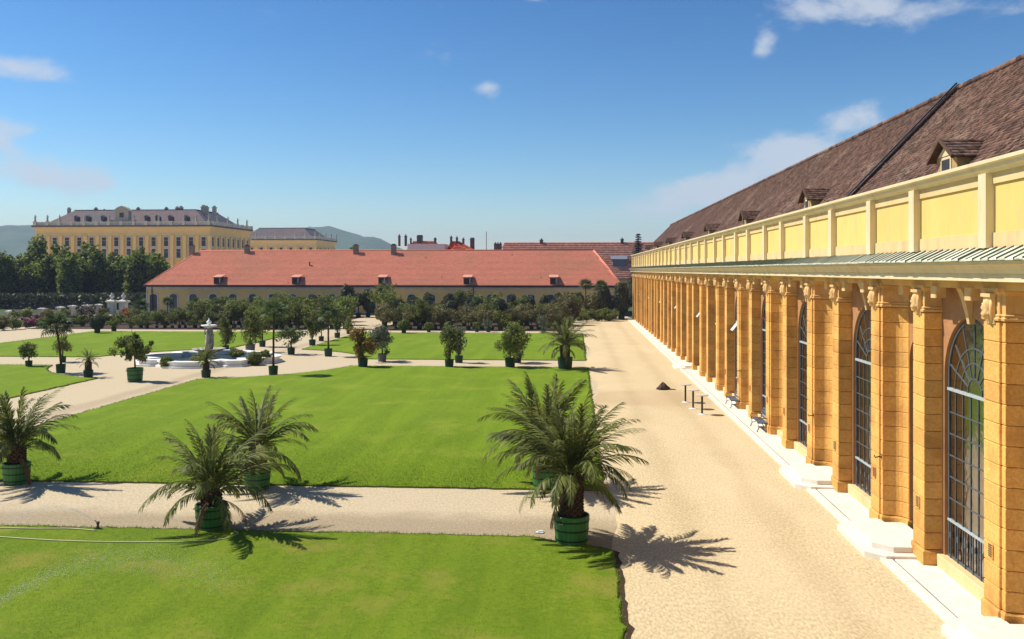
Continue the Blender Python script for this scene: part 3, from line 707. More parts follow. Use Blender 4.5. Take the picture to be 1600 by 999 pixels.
while y < YE-4.5: rid.tube([(RX,y,RZ+.02),(RX,y+.40,RZ+.05)], [.11,.13], 7); y += .38
rid.build('ridge_tiles', tilem, roof, True)
# fire wall strip across the roof
ux, uz = sx/SLn, sz/SLn
def strip(y, w, h, name, mt):
    a = (EX, EZ); b = (RX+.05, RZ+.05); nx, nz = -uz, ux
    MB().prism_y([(a[0],a[1]),(a[0]+nx*h,a[1]+nz*h),(b[0]+nx*h*.9,b[1]+nz*h+.1),(b[0]+.5,b[1]+h+.08),(b[0]+.5,b[1]-.2)], y-w/2, y+w/2).build(name, mt, roof, True)
strip(36.6, .12, .09, 'fire_wall', tilem); 
MB().prism_y([(EX-uz*.14,EZ+ux*.14),(EX-uz*.18,EZ+ux*.18),(RX-uz*.18+.05,RZ+ux*.18+.15),(RX-uz*.14+.05,RZ+ux*.14+.13)], 36.6-.075, 36.6+.075).prism_y([(EX-uz*.05,EZ+ux*.05),(EX-uz*.13,EZ+ux*.13),(RX-uz*.13,RZ+ux*.13),(RX-uz*.05,RZ+ux*.05)],36.44,36.51).build('lead_flashing', dark, roof, True)
# dormers
def dormer_parts():
    w, x0, zb, ze, za = .72, 0, 0, .80, 1.26; xb = 2.4
    body = MB().prism_x([(-w,zb-.4),(w,zb-.4),(w,ze),(0,za-.06),(-w,ze)], 0, xb).mesh('dormer_wall', pm('dormer_plaster',(.55,.36,.14),(.40,.26,.12),scale=3,rough=.9))
    tr = []
    for s in (-1,1):
        n1 = (0, s*(w+.16), ze-.13); L = math.hypot(w+.16, za-ze+.13); k = 6; dv = np.array((0,-s*(w+.16),za-ze+.13))/k
        tr.append(tiles('dormer_roof', (-.22,n1[1],n1[2]+.03), (.18,0,0), dv, 14, k, tilem, seed=7))
    under = MB().add([(-.2,-w-.15,ze-.13),(xb,-w-.15,ze-.13),(xb,0,za),(-.2,0,za)],[(0,1,2,3)]).add([(-.2,w+.15,ze-.13),(xb,w+.15,ze-.13),(xb,0,za),(-.2,0,za)],[(0,1,2,3)])
    under.prism_x([(-w-.17,ze-.16),(0,za-.03),(w+.17,ze-.16),(w+.17,ze-.06),(0,za+.06),(-w-.17,ze-.06)], -.24, -.17)
    um = under.mesh('dormer_eaves', pm('dormer_board',(.13,.075,.045),(.09,.05,.035),scale=5))
    hat = MB(); hat.box(-.03,.0,-.36,.36,.25,.78); hat.mi = 1; hat.box(-.04,-.031,-.28,.28,.32,.70); hat.mi = 0; hat.prism_x([(-.5,.80),(.5,.80),(0,1.12)], -.05, .0)
    hm = hat.mesh('dormer_hatch', [pale, dark])
    fl = MB().add([(1.35,-w-.32,ze-.55),(2.0,-w-.30,ze+.02),(2.06,-w-.06,ze+.14),(1.4,-w-.06,ze-.5)],[(0,1,2,3)]).mesh('lead_flashing', pm('pale_lead',(.35,.36,.36),(.28,.29,.30)))
    return body, tr, um, hm, fl
dp = dormer_parts()
y = 27.0-15.74
while y < YE-6:
    d = obj('dormer', dp[0], OR, (10.82-XF, y-85, 10.53))
    for t in dp[1]: q = obj('dormer_tiles', t, d); q['kind'] = 'stuff'
    obj('dormer_eaves', dp[2], d); obj('dormer_hatch', dp[3], d)
    y += 15.74
# paving along the foot of the wall
PV = empty('paving', (8.4, 80, 0)); PV['kind'] = 'structure'
MB().box(8.42, XF+1, YN, YE, .0, .06).build('paving_bed', pm('dark_bed',(.20,.17,.13),(.14,.12,.09)), PV, True)
pr = random.Random(6); y = YN
while y < YE-.5:
    L = 1.50; y2 = min(YE, y+L)
    MB().cbox(8.38, 8.665, y+.006, y2-.006, .0, .092+pr.uniform(0,.006), .012).build('kerb_stone', paving, PV, True)
    MB().cbox(8.72, XF+.7, y+.40, y2+.392, .02, .090+pr.uniform(0,.006), .008).build('paving_slab', paving, PV, True)
    y = y2
# ================================================================== red-roofed building across the garden
RB = empty('red_roofed_building', (-35, 158, 0)); tag(RB, 'long low yellow building with red tiled hip roof behind the potted plants', 'building')
bx0, bx1, by0, by1, bez, brz = -78.2, 8.4, 158.0, 178.0, 5.2, 11.75
MB().box(bx0+.5, bx1-.5, by0, by1, 0, bez-.05).build('wall', wallym, RB, True)
MB().box(bx0+.35, bx1-.35, by0-.12, by0-.003, bez-.75, bez-.06).box(bx0+.3,bx0+.47,by0-.1,by0+10,0,bez-.06).build('frieze', greyst, RB, True)
MB().box(bx0-.1, bx1+.1, by0-.70, by0-.45, bez-.22, bez+.16).build('gutter', gutterm, RB, True)
[MB().box(q,q+.15,by0-.2,by0-.05,0,bez).build('downpipe', gutterm, RB, True) for q in (bx0+1.35,-18.1)]
yr = (by0+by1)/2; e0 = by0-.5; hipx = 6.0
base = MB().add([(bx0,e0,bez),(bx1,e0,bez),(bx1,by1+.5,bez),(bx0,by1+.5,bez),(bx0+hipx,yr,brz),(bx1-hipx+1,yr,brz)], [(0,1,5,4),(2,3,4,5),(1,2,5),(3,0,4)])
rroof = base.build('roof', tilered, RB, True)
nv = 30; nu = int((bx1-bx0)/.42)
me = tiles('roof_tiles', (bx0,e0,bez+.02), ((bx1-bx0)/nu,0,0), (0,(yr-e0)/nv,(brz-bez)/nv), nu, nv, tilered, thick=.022, seed=9, clip=lambda u,v: (u*(bx1-bx0) > v*hipx) & ((1-u)*(bx1-bx0) > v*(hipx-1)+.25))
me.transform(Matrix.Translation((35,-158,0))); t = obj('roof_tiles', me, rroof); t['kind'] = 'stuff'
rb = MB(); rb.smooth = True; rb.tube([(bx0+hipx,yr,brz+.02),(bx1-hipx+1,yr,brz+.02)], .13, 7); rb.tube([(bx0,e0,bez),(bx0+hipx,yr,brz)], .12, 7); rb.tube([(bx1,e0,bez),(bx1-hipx+1,yr,brz)], .12, 7); rb.build('ridge_tiles', tilered, rroof, True)
def rwin():
    def arc(w,h,r): return [(-w,0),(w,0)] + [(w*math.cos(math.pi*k/8), h+r*math.sin(math.pi*k/8)) for k in range(9)]
    O = arc(.92,3.0,.52); I = arc(.70,2.95,.40)
    mb = MB(); n = len(O)
    vs = [(x,-.09,z) for x,z in O] + [(x,-.09,z+(.0)) for x,z in I] + [(x,0,z) for x,z in O] + [(x,.03,z) for x,z in I]
    mb.add(vs, [(k,(k+1)%n,n+(k+1)%n,n+k) for k in range(n)] + [(k,(k+1)%n,2*n+(k+1)%n,2*n+k) for k in range(n)] + [(n+k,n+(k+1)%n,3*n+(k+1)%n,3*n+k) for k in range(n)])
    mb.mi = 1; mb.box(-.03,.03,-.05,-.02,0,3.2)
    for z in (.9,1.8,2.6): mb.box(-.7,.7,-.05,-.02,z-.02,z+.02)
    p = MB().add([(x,-.012,z) for x,z in I], [tuple(range(n))])
    return mb.mesh('window', [greyst, dark]), p.mesh('pane', pane)
wm, pmn = rwin()
for i in range(24):
    x = xat(240+31.0*i, by0)
    if x > bx1-1.5: break
    w = obj('window', wm, RB, (x+35, -.003, .35)); obj('pane', pmn, w)
def rdorm():
    b = MB().box(-.62,.62,0,1.6,0,1.15); b.mi = 1; b.box(-.44,.40,-.02,.0,.1,1.0); b.mi = 2; b.box(.40,.60,-.05,-.0,.1,1.0)
    r = MB(); r.prism_x([(-.28,1.12),(2.2,1.55),(2.2,1.67),(-.28,1.24)], -.82, .82)
    return b.mesh('dormer', [pm('dormer_brown',(.16,.07,.05),(.2,.1,.07)), dark, greyst]), r.mesh('dormer_roof', tileold)
dm, drm = rdorm()
for px in (340,462,597,730,865):
    x = xat(px, e0+.6); d = obj('dormer', dm, rroof, (x+35, e0+.35-158, bez+.35)); obj('dormer_roof', drm, d)
def chim(h, w): 
    b = MB().box(-w,w,-.35,.35,-.9,h-.25); b.box(-w-.1,w+.1,-.45,.45,h-.25,h-.08); b.mi = 1; b.box(-w+.12,w-.12,-.22,.22,h-.08,h+.12); return b.mesh('chimney', [pm('chimney_plaster',(.36,.30,.22),(.26,.21,.16),scale=3), dark])
for px, h, dy in ((303,1.5,-.9),(388,1.25,-.6),(558,1.5,-.9),(617,1.7,-1.1)):
    x = xat(px, yr); obj('chimney', chim(h,.45), rroof, (x+35, yr+dy-158, brz+dy*.62+.1))
for px, py in ((483,414),(800,398),(665,402),(690,432),(845,432),(450,440)):
    v = (444-py)/(444-390); x = xat(px, e0+v*10); big = px == 483
    obj('roof_vent', MB().lathe([(.10,-.2),(.10,.5),(.22,.52),(.18,.68)] if big else [(.06,-.2),(.07,.16),(.03,.2)], 8).mesh('roof_vent', dark), rroof, (x+35, e0+v*10.5-158, bez+v*6.55))

# ================================================================== houses behind it
def simple_house(name, label, px0, px1, Y, pyr, hipw, mt, depth=12, ez=7.0, nvx=20, gab=False):
    x0, x1 = xat(px0,Y), xat(px1,Y); H = empty(name, ((x0+x1)/2, Y, 0)); tag(H, label, 'building')
    rz = zat(pyr, (x0+x1)/2, Y+depth/2); yrr = Y+depth/2
    MB().box(x0+.4,x1-.4,Y+.4,Y+depth-.4,0,ez).build('wall', wallym, H, True)
    r = MB().add([(x0,Y,ez),(x1,Y,ez),(x1,Y+depth,ez),(x0,Y+depth,ez),(x0+hipw[0],yrr,rz),(x1-hipw[1],yrr,rz)], [(0,1,5,4),(2,3,4,5),(1,2,5),(3,0,4)]).build('roof', mt, H, True)
    nu = int((x1-x0)/.45)
    me = tiles('roof_tiles', (x0,Y,ez+.02), ((x1-x0)/nu,0,0), (0,depth/2/nvx,(rz-ez)/nvx), nu, nvx, mt, thick=.05, seed=11, clip=lambda u,v: (u*(x1-x0) > v*hipw[0]) & ((1-u)*(x1-x0) > v*hipw[1]))
    me.transform(Matrix.Translation(-H.location)); t = obj('roof_tiles', me, r); t['kind'] = 'stuff'
    return H, r, rz, yrr
H1, r1, z1, y1 = simple_house('tiled_house', 'red roofed house with a cluster of dark chimneys beyond the long red roof', 598, 735, 196, 377, (6,9), tilebright)
H2, r2, z2, y2 = simple_house('tiled_house', 'house with the brightest red hip roof, right of the chimney cluster', 668, 815, 190, 377, (6,16), tilebright)
H3, r3, z3, y3 = simple_house('tiled_house', 'long faded brown-red roof beyond the orangery end', 770, 1075, 205, 379, (2,6), tileold, depth=16, ez=6.0)
def stack(px, pyt, pyb, w, H, r, Y, pots=1, mt=None):
    x = xat(px, Y); zt, zb = zat(pyt+2.5,x,Y), zat(pyb,x,Y)-1.0
    mb = MB().box(-w,w,-.4,.4,0,zt-zb-.5); mb.box(-w-.08,w+.08,-.48,.48,zt-zb-.5,zt-zb-.35); mb.mi = 1
    for k in range(pots): mb.lathe([(.16,zt-zb-.35),(.13,zt-zb)], 7, ((k-(pots-1)/2)*2*w/max(pots,1),0,0))
    obj('chimney', mb.mesh('chimney', [mt or pm('sooty_chimney',(.11,.085,.08),(.16,.12,.11),scale=2), dark]), r, (x-H.location.x, Y-H.location.y, zb))
for px, a, b, w, n in ((624,364,378,.45,1),(634,364,378,.5,1),(642,369,378,.3,1),(656,365,378,1.4,5),(680,369,381,.5,2)): stack(px,a,b,w*.45,H1,r1,y1,n)
for px, a, b, w, n in ((705,366,378,.45,1),(714,367,378,.4,1),(724,369,381,.45,1),(738,369,383,1.0,3)): stack(px,a,b,w*.45,H2,r2,y2,n)
MB().tube([(xat(760,y2),y2,z2-3),(xat(760,y2),y2,zat(362,xat(760,y2),y2))], .07, 6).build('mast', dark, r2, True)
for px, a, b, w, n in ((778,376,384,1.3,3),(846,370,381,.55,1),(972,369,381,.5,1)): stack(px,a,b,w*.7,H3,r3,y3,n)
MB().box(xat(638,194),xat(696,194),193,199,6,zat(381.5,-25,194)).build('flat_roof_annex', whitep, H1, True)
MB().box(xat(958,206),xat(978,206),207.6,210,8.2,zat(405,6,206)).prism_x([(207.2,zat(405,6,206)),(210.5,zat(405,6,206)),(210.5,zat(400,6,206)),(208.6,zat(400,6,206))], xat(955,206),xat(981,206)).build('roof_dormer', pm('grey_blue_zinc',(.16,.18,.22),(.2,.22,.26)), r3, True)

# ================================================================== the palace beyond the trees
PA_ = empty('palace', (-168, 330, 0)); tag(PA_, 'large yellow palace with pilasters, statues and hipped grey roof above the trees', 'building')
px0, px1, pyf, pyb = xat(57,322), xat(328,322), 322.0, 362.0
pz = 25.0
def shared_window():
    f = MB(); f.box(-1.15,1.15,-.16,0,-.3,0).box(-1.0,-.80,-.10,0,0,3.3).box(.80,1.0,-.10,0,0,3.3).box(-1.15,1.15,-.2,0,3.3,3.7)
    f.box(-.80,.80,-.05,-.031,2.15,2.22)
    return f.mesh('window', greyst), MB().box(-.80,.80,-.03,-.004,0,3.3).mesh('pane', palpane)
pw, pp = shared_window()
pil = MB().box(-.62,.62,-.45,0,0,19.6).box(-.8,.8,-.55,0,19.6,20.4).mesh('pilaster', palpil)
stat = MB(); stat.smooth = True; stat.lathe([(.42,0),(.42,.4),(.3,.5),(.36,1.1),(.26,1.5),(.34,1.8),(.12,2.05),(.19,2.3),(.05,2.55)], 8); stat.tube([(.2,0,1.7),(.55,0,1.5),(.5,0,2.2)], [.1,.09,.06], 5); statm = stat.mesh('statue', oldstone)
pedm = MB().box(-.55,.55,-.5,.5,0,1.5).mesh('pedestal', greyst)
def balustrade(mb, a, b, axis, c, z):
    if axis == 'x':
        mb.box(a,b,c-.25,c+.25,z,z+.25); mb.box(a,b,c-.25,c+.25,z+1.05,z+1.3); n = int((b-a)/.55)
        for k in range(n): mb.box(a+k*.55+.1,a+k*.55+.38,c-.13,c+.13,z+.25,z+1.05)
    else:
        mb.box(c-.25,c+.25,a,b,z,z+.25); mb.box(c-.25,c+.25,a,b,z+1.05,z+1.3); n = int((b-a)/.55)
        for k in range(n): mb.box(c-.13,c+.13,a+k*.55+.1,a+k*.55+.38,z+.25,z+1.05)
def wing(T, x0, x1, yf, yb, step, side_step, ridge, hipf, prefix, rows=((16.9,0),(12.6,1))):
    W = MB().box(x0,x1,yf,yb,0,pz-.9).build('wall', paly, T, True)
    c = MB()
    for z0, z1, d in ((pz-4.1,pz-3.4,.25),(pz-3.4,pz-1.9,.12),(pz-1.9,pz-1.4,.5),(pz-1.4,pz-.9,1.0)): c.box(x0-d,x1+d,yf-d,yb+d,z0+.002,z1-.002)
    c.build('cornice', palpil, T, True)
    MB().box(x0-1.25,x1+1.25,yf-1.25,yb+1.25,pz-.9,pz-.3).build('cornice_cap', pm('dark_lead'+prefix,(.10,.09,.10),(.14,.12,.12)), T, True)
    b = MB(); balustrade(b, x0-.8, x1+.8, 'x', yf-.8, pz-.3); balustrade(b, yf-.8, yb+.8, 'y', x1+.8, pz-.3); balustrade(b, yf-.8, yb+.8, 'y', x0-.8, pz-.3); b.build('balustrade', greyst, T, True)
    l = T.location
    n = int((x1-x0)/step)
    for i in range(n+1):
        x = x0+(x1-x0)*(i)/n
        obj('pilaster', pil, T, (x-l.x, yf-l.y, 0.5)); pd = obj('pedestal', pedm, T, (x-l.x, yf-.85-l.y, pz-.3))
        if i % 2 == 0 or i in (1, n-1): obj('statue', statm, pd, (0,0,1.5))
        if i < n:
            xc = x+(x1-x0)/n/2
            for z, _ in rows: w = obj('window', pw, T, (xc-l.x, yf-l.y, z)); obj('pane', pp, w)
    m = int((yb-yf)/side_step)
    for i in range(m+1):
        y = yf+(yb-yf)*i/m
        obj('pilaster', pil, T, (x1-l.x, y-l.y, .5), (0,0,R(90))); pd = obj('pedestal', pedm, T, (x1+.85-l.x, y-l.y, pz-.3)); 
        if i % 2: obj('statue', statm, pd, (0,0,1.5))
        if i < m:
            for z, _ in rows: w = obj('window', pw, T, (x1-l.x, y+(yb-yf)/m/2-l.y, z), (0,0,R(90))); obj('pane', pp, w)
    q = 1.2; yr_ = (yf+yb)/2; hw = (yb-yf)/2
    # mansard-like hipped roof: a steep lower slope to a flat ridge deck
    A = [(x0+q,yf+q),(x1-q,yf+q),(x1-q,yb-q),(x0+q,yb-q)]; B = [(x0+hipf,yf+hipf*1.0),(x1-hipf,yf+hipf*1.0),(x1-hipf,yb-hipf*1.0),(x0+hipf,yb-hipf*1.0)]
    rf = MB(); rf.rings([[(x,y,pz-.3) for x,y in A],[(x,y,ridge) for x,y in B]], cap0=False); r = rf.build('roof', slate, T, True)
    MB().box(B[0][0]-.15,B[1][0]+.15,B[0][1]-.15,B[2][1]+.15,ridge-.05,ridge+.18).build('ridge_cap', dark, r, True)
    return r
pr_ = wing(PA_, px0, px1, pyf, pyb, 4.75, 4.6, 31.0, 9.5, 'a')
chm = MB().box(-.7,.7,-.5,.5,-1.5,1.2).box(-.85,.85,-.65,.65,1.2,1.5).box(-.5,-.1,-.2,.2,1.5,2.1).box(.1,.5,-.2,.2,1.5,2.1).mesh('chimney', oldstone)
for px, s in ((108,1),(150,1),(163,.6),(216,1),(260,1),(277,1.1),(283,1.2),(318,1.4),(323,1.2),(335,1.2)):
    Yc = 333; obj('chimney', chm, pr_, (xat(px,Yc)+168, Yc-330, 30.6), scale=(s*.8,s*.8,s*.8))
# raised centre piece with a gable clock in the middle of the roof edge
cx = xat(193,324); mb = MB()
mb.box(cx-5,cx+5,322.2,324,pz-.28,pz+1.7); mb.box(cx-2.6,cx+2.6,322.6,325,pz+1.7,pz+5.2); mb.prism_y([(cx-3.2,pz+5.2),(cx+3.2,pz+5.2),(cx+1.6,pz+6.4),(cx,pz+7.0),(cx-1.6,pz+6.4)], 322.3, 325)
mb.mi = 1; mb.box(cx-.8,cx+.8,322.5,322.598,pz+2.6,pz+4.4); mb.build('roof_gable', [oldstone, dark], PA_, True)
for px in (118,136,160,228,245,265,290): 
    Yc = 325.6; x = xat(px,Yc); obj('roof_dormer', MB().box(-.55,.55,0,2,-.2,1.0).prism_y([(-.8,1.0),(.8,1.0),(0,1.7)],-.2,2).mesh('roof_dormer', slate), pr_, (x+168, Yc-330, pz+2.0))
P2 = empty('palace_wing', (-150, 480, 0)); tag(P2, 'far yellow palace wing with grey roof, right of the main palace block', 'building')
wing(P2, xat(370,470), xat(523,508), 470.0, 508.0, 5.2, 5.0, 31.0, 9.0, 'b')

# ================================================================== foliage builders
def leafquads(pts, nrm, size, rg, asp=.5):
    n = len(pts); r = rg.normal(0,1,(n,3)); nn = nrm+.8*r; nn /= np.linalg.norm(nn,axis=1)[:,None]+1e-9
    t = np.cross(nn, rg.normal(0,1,(n,3))); t /= np.linalg.norm(t,axis=1)[:,None]+1e-9; b = np.cross(nn,t)
    s = size*rg.uniform(.6,1.35,n)[:,None]
    V = np.stack([pts-t*s, pts+b*s*asp, pts+t*s, pts-b*s*asp],1).reshape(-1,3)
    return V, np.arange(4*n).reshape(-1,4)
def crown_pts(rg, n, rad, clumps, tight=.24, shell=.5, low=-1.0, jag=.18):
    """leaf points in clumps through an ellipsoid"""
    rad = np.array(rad,float); c = rg.normal(0,1,(clumps*3,3)); c /= np.linalg.norm(c,axis=1)[:,None]
    c = c[c[:,2] > low][:clumps]; c *= (shell+(1-shell)*rg.random(len(c))**.6)[:,None]*(1-tight*.6)*(1+rg.normal(0,jag,len(c)))[:,None]
    k = rg.integers(0,len(c),n); sz = rg.uniform(.6,1.25,len(c))[k][:,None]
    d = rg.normal(0,1,(n,3)); d /= np.linalg.norm(d,axis=1)[:,None]; d *= (rg.random(n)**.45)[:,None]*tight*sz
    p = (c[k]+d)*rad; nr = d/tight+.5*c[k]; return p, nr/ (np.linalg.norm(nr,axis=1)[:,None]+1e-9)
def crown_mesh(name, seed, n, rad, clumps, leaf, mt, zc, **kw):
    rg = np.random.default_rng(seed); asp = kw.pop('asp', .5); p, nr = crown_pts(rg, n, rad, clumps, **kw); p[:,2] += zc
    V, Fc = leafquads(p, nr, leaf, rg, asp); return fastmesh(name, V, Fc, mt)
def topiary_mesh(name, seed, n, rad, leaf, mt, zc, power=2.0):
    """clipped dense form: leaves over the surface of a rounded solid plus an opaque heart"""
    rg = np.random.default_rng(seed); d = rg.normal(0,1,(n,3)); d /= np.linalg.norm(d,axis=1)[:,None]
    q = np.sum(np.abs(d)**power,1)**(-1/power); bump = 1+.05*np.sin(5*d[:,0]+seed)+.05*np.sin(6*d[:,1]*d[:,2]+2*seed)
    p = d*(q*bump*rg.uniform(.86,1.03,n))[:,None]*np.array(rad); p[:,2] += zc
    V, Fc = leafquads(p, d, leaf, rg, .6)
    m, l = 10, 7; H = []; 
    for j in range(l+1):
        for i in range(m):
            th = math.pi*j/l; ph = 2*math.pi*i/m; e = np.array([math.sin(th)*math.cos(ph), math.sin(th)*math.sin(ph), math.cos(th)]); s = np.sum(np.abs(e)**power)**(-1/power)*.85
            H.append(e*s*np.array(rad)+np.array([0,0,zc]))
    b = len(V); FF = [(b+j*m+i, b+j*m+(i+1)%m, b+(j+1)*m+(i+1)%m, b+(j+1)*m+i) for j in range(l) for i in range(m)]
    return fastmesh(name, np.concatenate([V,np.array(H)]), np.concatenate([Fc,np.array(FF)]), mt)
def trunk_mesh(h, r0, r1, seed=0, branches=0, spread=.6, mt=None, lean=0.0):
    rd = random.Random(seed); mb = MB(); mb.smooth = True; n = 6
    pts = [(lean*(k/n)**1.5*h+rd.gauss(0,r0*.25)*(k>0), rd.gauss(0,r0*.25)*(k>0), h*k/n) for k in range(n+1)]
    mb.tube(pts, [r0+(r1-r0)*k/n for k in range(n+1)], 8)
    for b in range(branches):
        a = 2*math.pi*b/branches+rd.uniform(-.4,.4); k = rd.randint(3,6); p = Vector(pts[k]); L = spread*rd.uniform(.7,1.2); up = rd.uniform(.5,1.1)
        mb.tube([p, p+Vector((math.cos(a)*L*.5,math.sin(a)*L*.5,L*up*.6)), p+Vector((math.cos(a)*L,math.sin(a)*L,L*up*1.3))], [r1*.8,r1*.5,r1*.2], 5)
    return mb.mesh('trunk', mt or bark)

# ---- dark trees to the left, before the palace
tree_me = []
for s in range(5):
    r = 3.3+.5*(s%3); hz = 5.2+.5*(s%2)
    tree_me.append((crown_mesh('crown', 40+s, 6500, (r,r,hz), 60, .34, lf_tree, 6.6, tight=.34, shell=.35, jag=.16, asp=.65), trunk_mesh(7.5,.32,.12,s,7,2.2)))
trs = []; rt_ = random.Random(12)
for i in range(13): trs.append((-14+23.5*i+rt_.uniform(-5,5), 186+rt_.uniform(-4,4), rt_.uniform(398,408)))
for i in range(12): trs.append((-25+25*i+rt_.uniform(-6,6), 203+rt_.uniform(-3,3), rt_.uniform(390,401)))
trs += [(62,206,380),(92,205,386),(136,207,383),(222,204,388)]
trs.sort(); 
cnt = 0
for i,(px,Y,pyt) in enumerate(trs):
    if px > 268: continue
    x = xat(px,Y); h = zat(pyt,x,Y); cm, tm = tree_me[i%5]; sc = h/11.9; cnt += 1
    T = empty('broadleaf_tree', (x,Y,0), rt_.uniform(0,6)); tag(T, '%s dark green tree from the left in the wood below the palace' % ordinal(cnt), 'tree', 'trees below the palace')
    narrow = .62 if pyt < 389 and i%3 == 0 else 1.0
    T.scale = (sc*narrow,sc*narrow,sc); obj('crown', cm, T); obj('trunk', tm, T)
# hedge of undergrowth closing the foot of the wood
tag(obj('undergrowth', (lambda: fastmesh('undergrowth', *(lambda p,nr,rg: leafquads(p,nr,.4,rg,.7))(*(lambda rg: (np.column_stack([rg.uniform(-135,-76,9000), rg.uniform(176,184,9000), rg.random(9000)**.8*3.2]), rg.normal(0,1,(9000,3)), rg))(np.random.default_rng(77))), lf_dark))()), 'dark undergrowth at the foot of the wood', 'undergrowth', kind='stuff')
# spruce behind the orangery end
def spruce():
    rg = np.random.default_rng(31); P = []; Nn = []
    for z in np.arange(1.2, 14.6, .42):
        R_ = 2.6*(1-z/15.2)**.8+.1; nb = 11
        for b in range(nb):
            a = 2*math.pi*b/nb+z*1.7+rg.normal(0,.15); L = R_*rg.uniform(.75,1.12)
            for t in np.linspace(.1,1,max(4,int(L*9))):
                for _ in range(3): P.append((math.cos(a)*L*t+rg.normal(0,.07), math.sin(a)*L*t+rg.normal(0,.07), z-.32*L*t*t+rg.normal(0,.05))); Nn.append((0,0,1))
    V, Fc = leafquads(np.array(P), np.array(Nn,float), .15, rg, .35); return fastmesh('crown', V, Fc, lf_sprc)
sx_ = xat(994,158); T = empty('spruce_tree', (sx_+1.6,176,0)); tag(T, 'dark pointed spruce standing behind the far end of the orangery', 'tree'); s = zat(360,sx_+1.6,176)/15.0; T.scale = (1.05*s,1.05*s,s)
obj('crown', spruce(), T); obj('trunk', trunk_mesh(14,.2,.04,3), T)
o = empty('bare_tree', (xat(555,230),230,0)); tag(o, 'small round dark tree top just left of a roof chimney, beyond the red roof', 'tree'); obj('crown', crown_mesh('crown',5,1500,(3.2,3.2,3.2),20,.35,lf_tree,11.2,tight=.3), o); obj('trunk', trunk_mesh(9,.3,.1,2,4,1.5), o)

# ---- garden wall posts and the two posts with stone vases
postm = MB(); postm.box(-.36,.36,-.36,.36,0,2.15).box(-.46,.46,-.46,.46,2.15,2.32).rings([[(-.62,-.62,2.32),(.62,-.62,2.32),(.62,.62,2.32),(-.62,.62,2.32)],[(-.62,-.62,2.5),(.62,-.62,2.5),(.62,.62,2.5),(-.62,.62,2.5)],[(-.2,-.2,2.72),(.2,-.2,2.72),(.2,.2,2.72),(-.2,.2,2.72)]]); postm = postm.mesh('stone_post', greyst)
fpos = []
for i, (px, pyt) in enumerate(((16,485),(43,483),(66,481),(94,479),(113,477),(135,476),(154,475))):
    Y = 136+3.0*i; x = xat(px,Y); z = zat(pyt,x,Y); fpos.append((x,Y,z))
    p = obj('stone_post', postm, None, (x,Y,0), scale=(.95,.95,z/2.72)); tag(p, '%s pale stone fence post from the left, square cap' % ordinal(i+1), 'post', 'stone posts of the garden fence')
for i in range(len(fpos)-1):
    a, b = Vector(fpos[i]), Vector(fpos[i+1]); F_ = empty('railing', ((a+b)/2).to_2d().to_3d()); tag(F_, 'dark iron railing between the %s and %s stone fence posts from the left' % (ordinal(i+1), ordinal(i+2)), 'railing', 'iron railings of the garden fence')
    d = b-a; d.z = 0; L = d.length; mb = MB(); ang = math.atan2(d.y,d.x); F_.rotation_euler = (0,0,ang)
    mb.box(-L/2,L/2,-.03,.03,.3,.36).box(-L/2,L/2,-.03,.03,2.0,2.06); mb.build('rail', dark, F_)
    n = int(L/.24)
    for k in range(n): obj('bar', bpy.data.meshes.get('railing_bar') or MB().box(-.016,.016,-.016,.016,.1,2.25).mesh('railing_bar', dark), F_, (-L/2+.2+k*.24,0,0))
vase = MB(); vase.smooth = True; vase.lathe([(.50,0),(.50,.08),(.30,.22),(.22,.42),(.16,.55),(.34,.75),(.44,1.02),(.40,1.30),(.22,1.48),(.30,1.56),(.16,1.74),(.07,1.95),(.03,2.1)], 14); vasem = vase.mesh('vase', greyst)
vpost = MB().box(-.62,.62,-.62,.62,0,3.0).box(-.8,.8,-.8,.8,3.0,3.3).rings([[(-.95,-.95,3.3),(.95,-.95,3.3),(.95,.95,3.3),(-.95,.95,3.3)],[(-.95,-.95,3.5),(.95,-.95,3.5),(.95,.95,3.5),(-.95,.95,3.5)],[(-.45,-.45,3.85),(.45,-.45,3.85),(.45,.45,3.85),(-.45,.45,3.85)]]).mesh('gate_post', greyst)
for i, px in enumerate((175,193)):
    Y = 160; x = xat(px,Y); z = zat(457.5,x,Y); G = empty('gate_post', (x,Y,0)); tag(G, '%s tall stone gate post crowned by a pointed vase' % ('left' if i == 0 else 'right'), 'gate post', 'gate posts with vases')
    k = z/5.9; G.scale = (.95,.95,k); obj('post', vpost, G); obj('vase', vasem, G, (0,0,3.8))
# ================================================================== fountain
FT = empty('fountain', (FC[0]-.6, FC[1]+.2, 0)); tag(FT, 'white stone fountain with low baroque basin and figures carrying a bowl', 'fountain'); FT.scale = (1.15,1.05,1.0)
def basin_outline():
    P = []
    for q in range(4):
        a0 = q*math.pi/2
        for k in range(-5,6):
            a = a0+k/5*.46; r = 4.55+.85*math.cos(k/5*1.35); P.append((r*math.cos(a), r*math.sin(a)))
        for da, r in ((.56,4.35),(.62,4.95),(.785,5.35),(.95,4.95),(1.01,4.35)): a = a0+da; P.append((r*math.cos(a), r*math.sin(a)))
    return P
BP = basin_outline(); mb = MB()
o1, o2, i1, i2 = offset(BP,.12), offset(BP,.22), offset(BP,-.55), offset(BP,-.45)
mb.rings([[(x,y,0) for x,y in o2],[(x,y,.14) for x,y in o2],[(x,y,.17) for x,y in BP],[(x,y,.40) for x,y in BP],[(x,y,.42) for x,y in o1],[(x,y,.54) for x,y in o1],[(x,y,.56) for x,y in i1],[(x,y,.45) for x,y in i1],[(x,y,.43) for x,y in i2],[(x,y,.05) for x,y in i2]], cap0=False, cap1=False)
mb.build('basin_wall', whitest, FT)
MB().add([(x,y,.12) for x,y in offset(BP,-.44)], [tuple(range(len(BP)))]).build('water', pm('dark_water',(.05,.07,.06),(.03,.05,.04),rough=.12,spec=.25), FT)
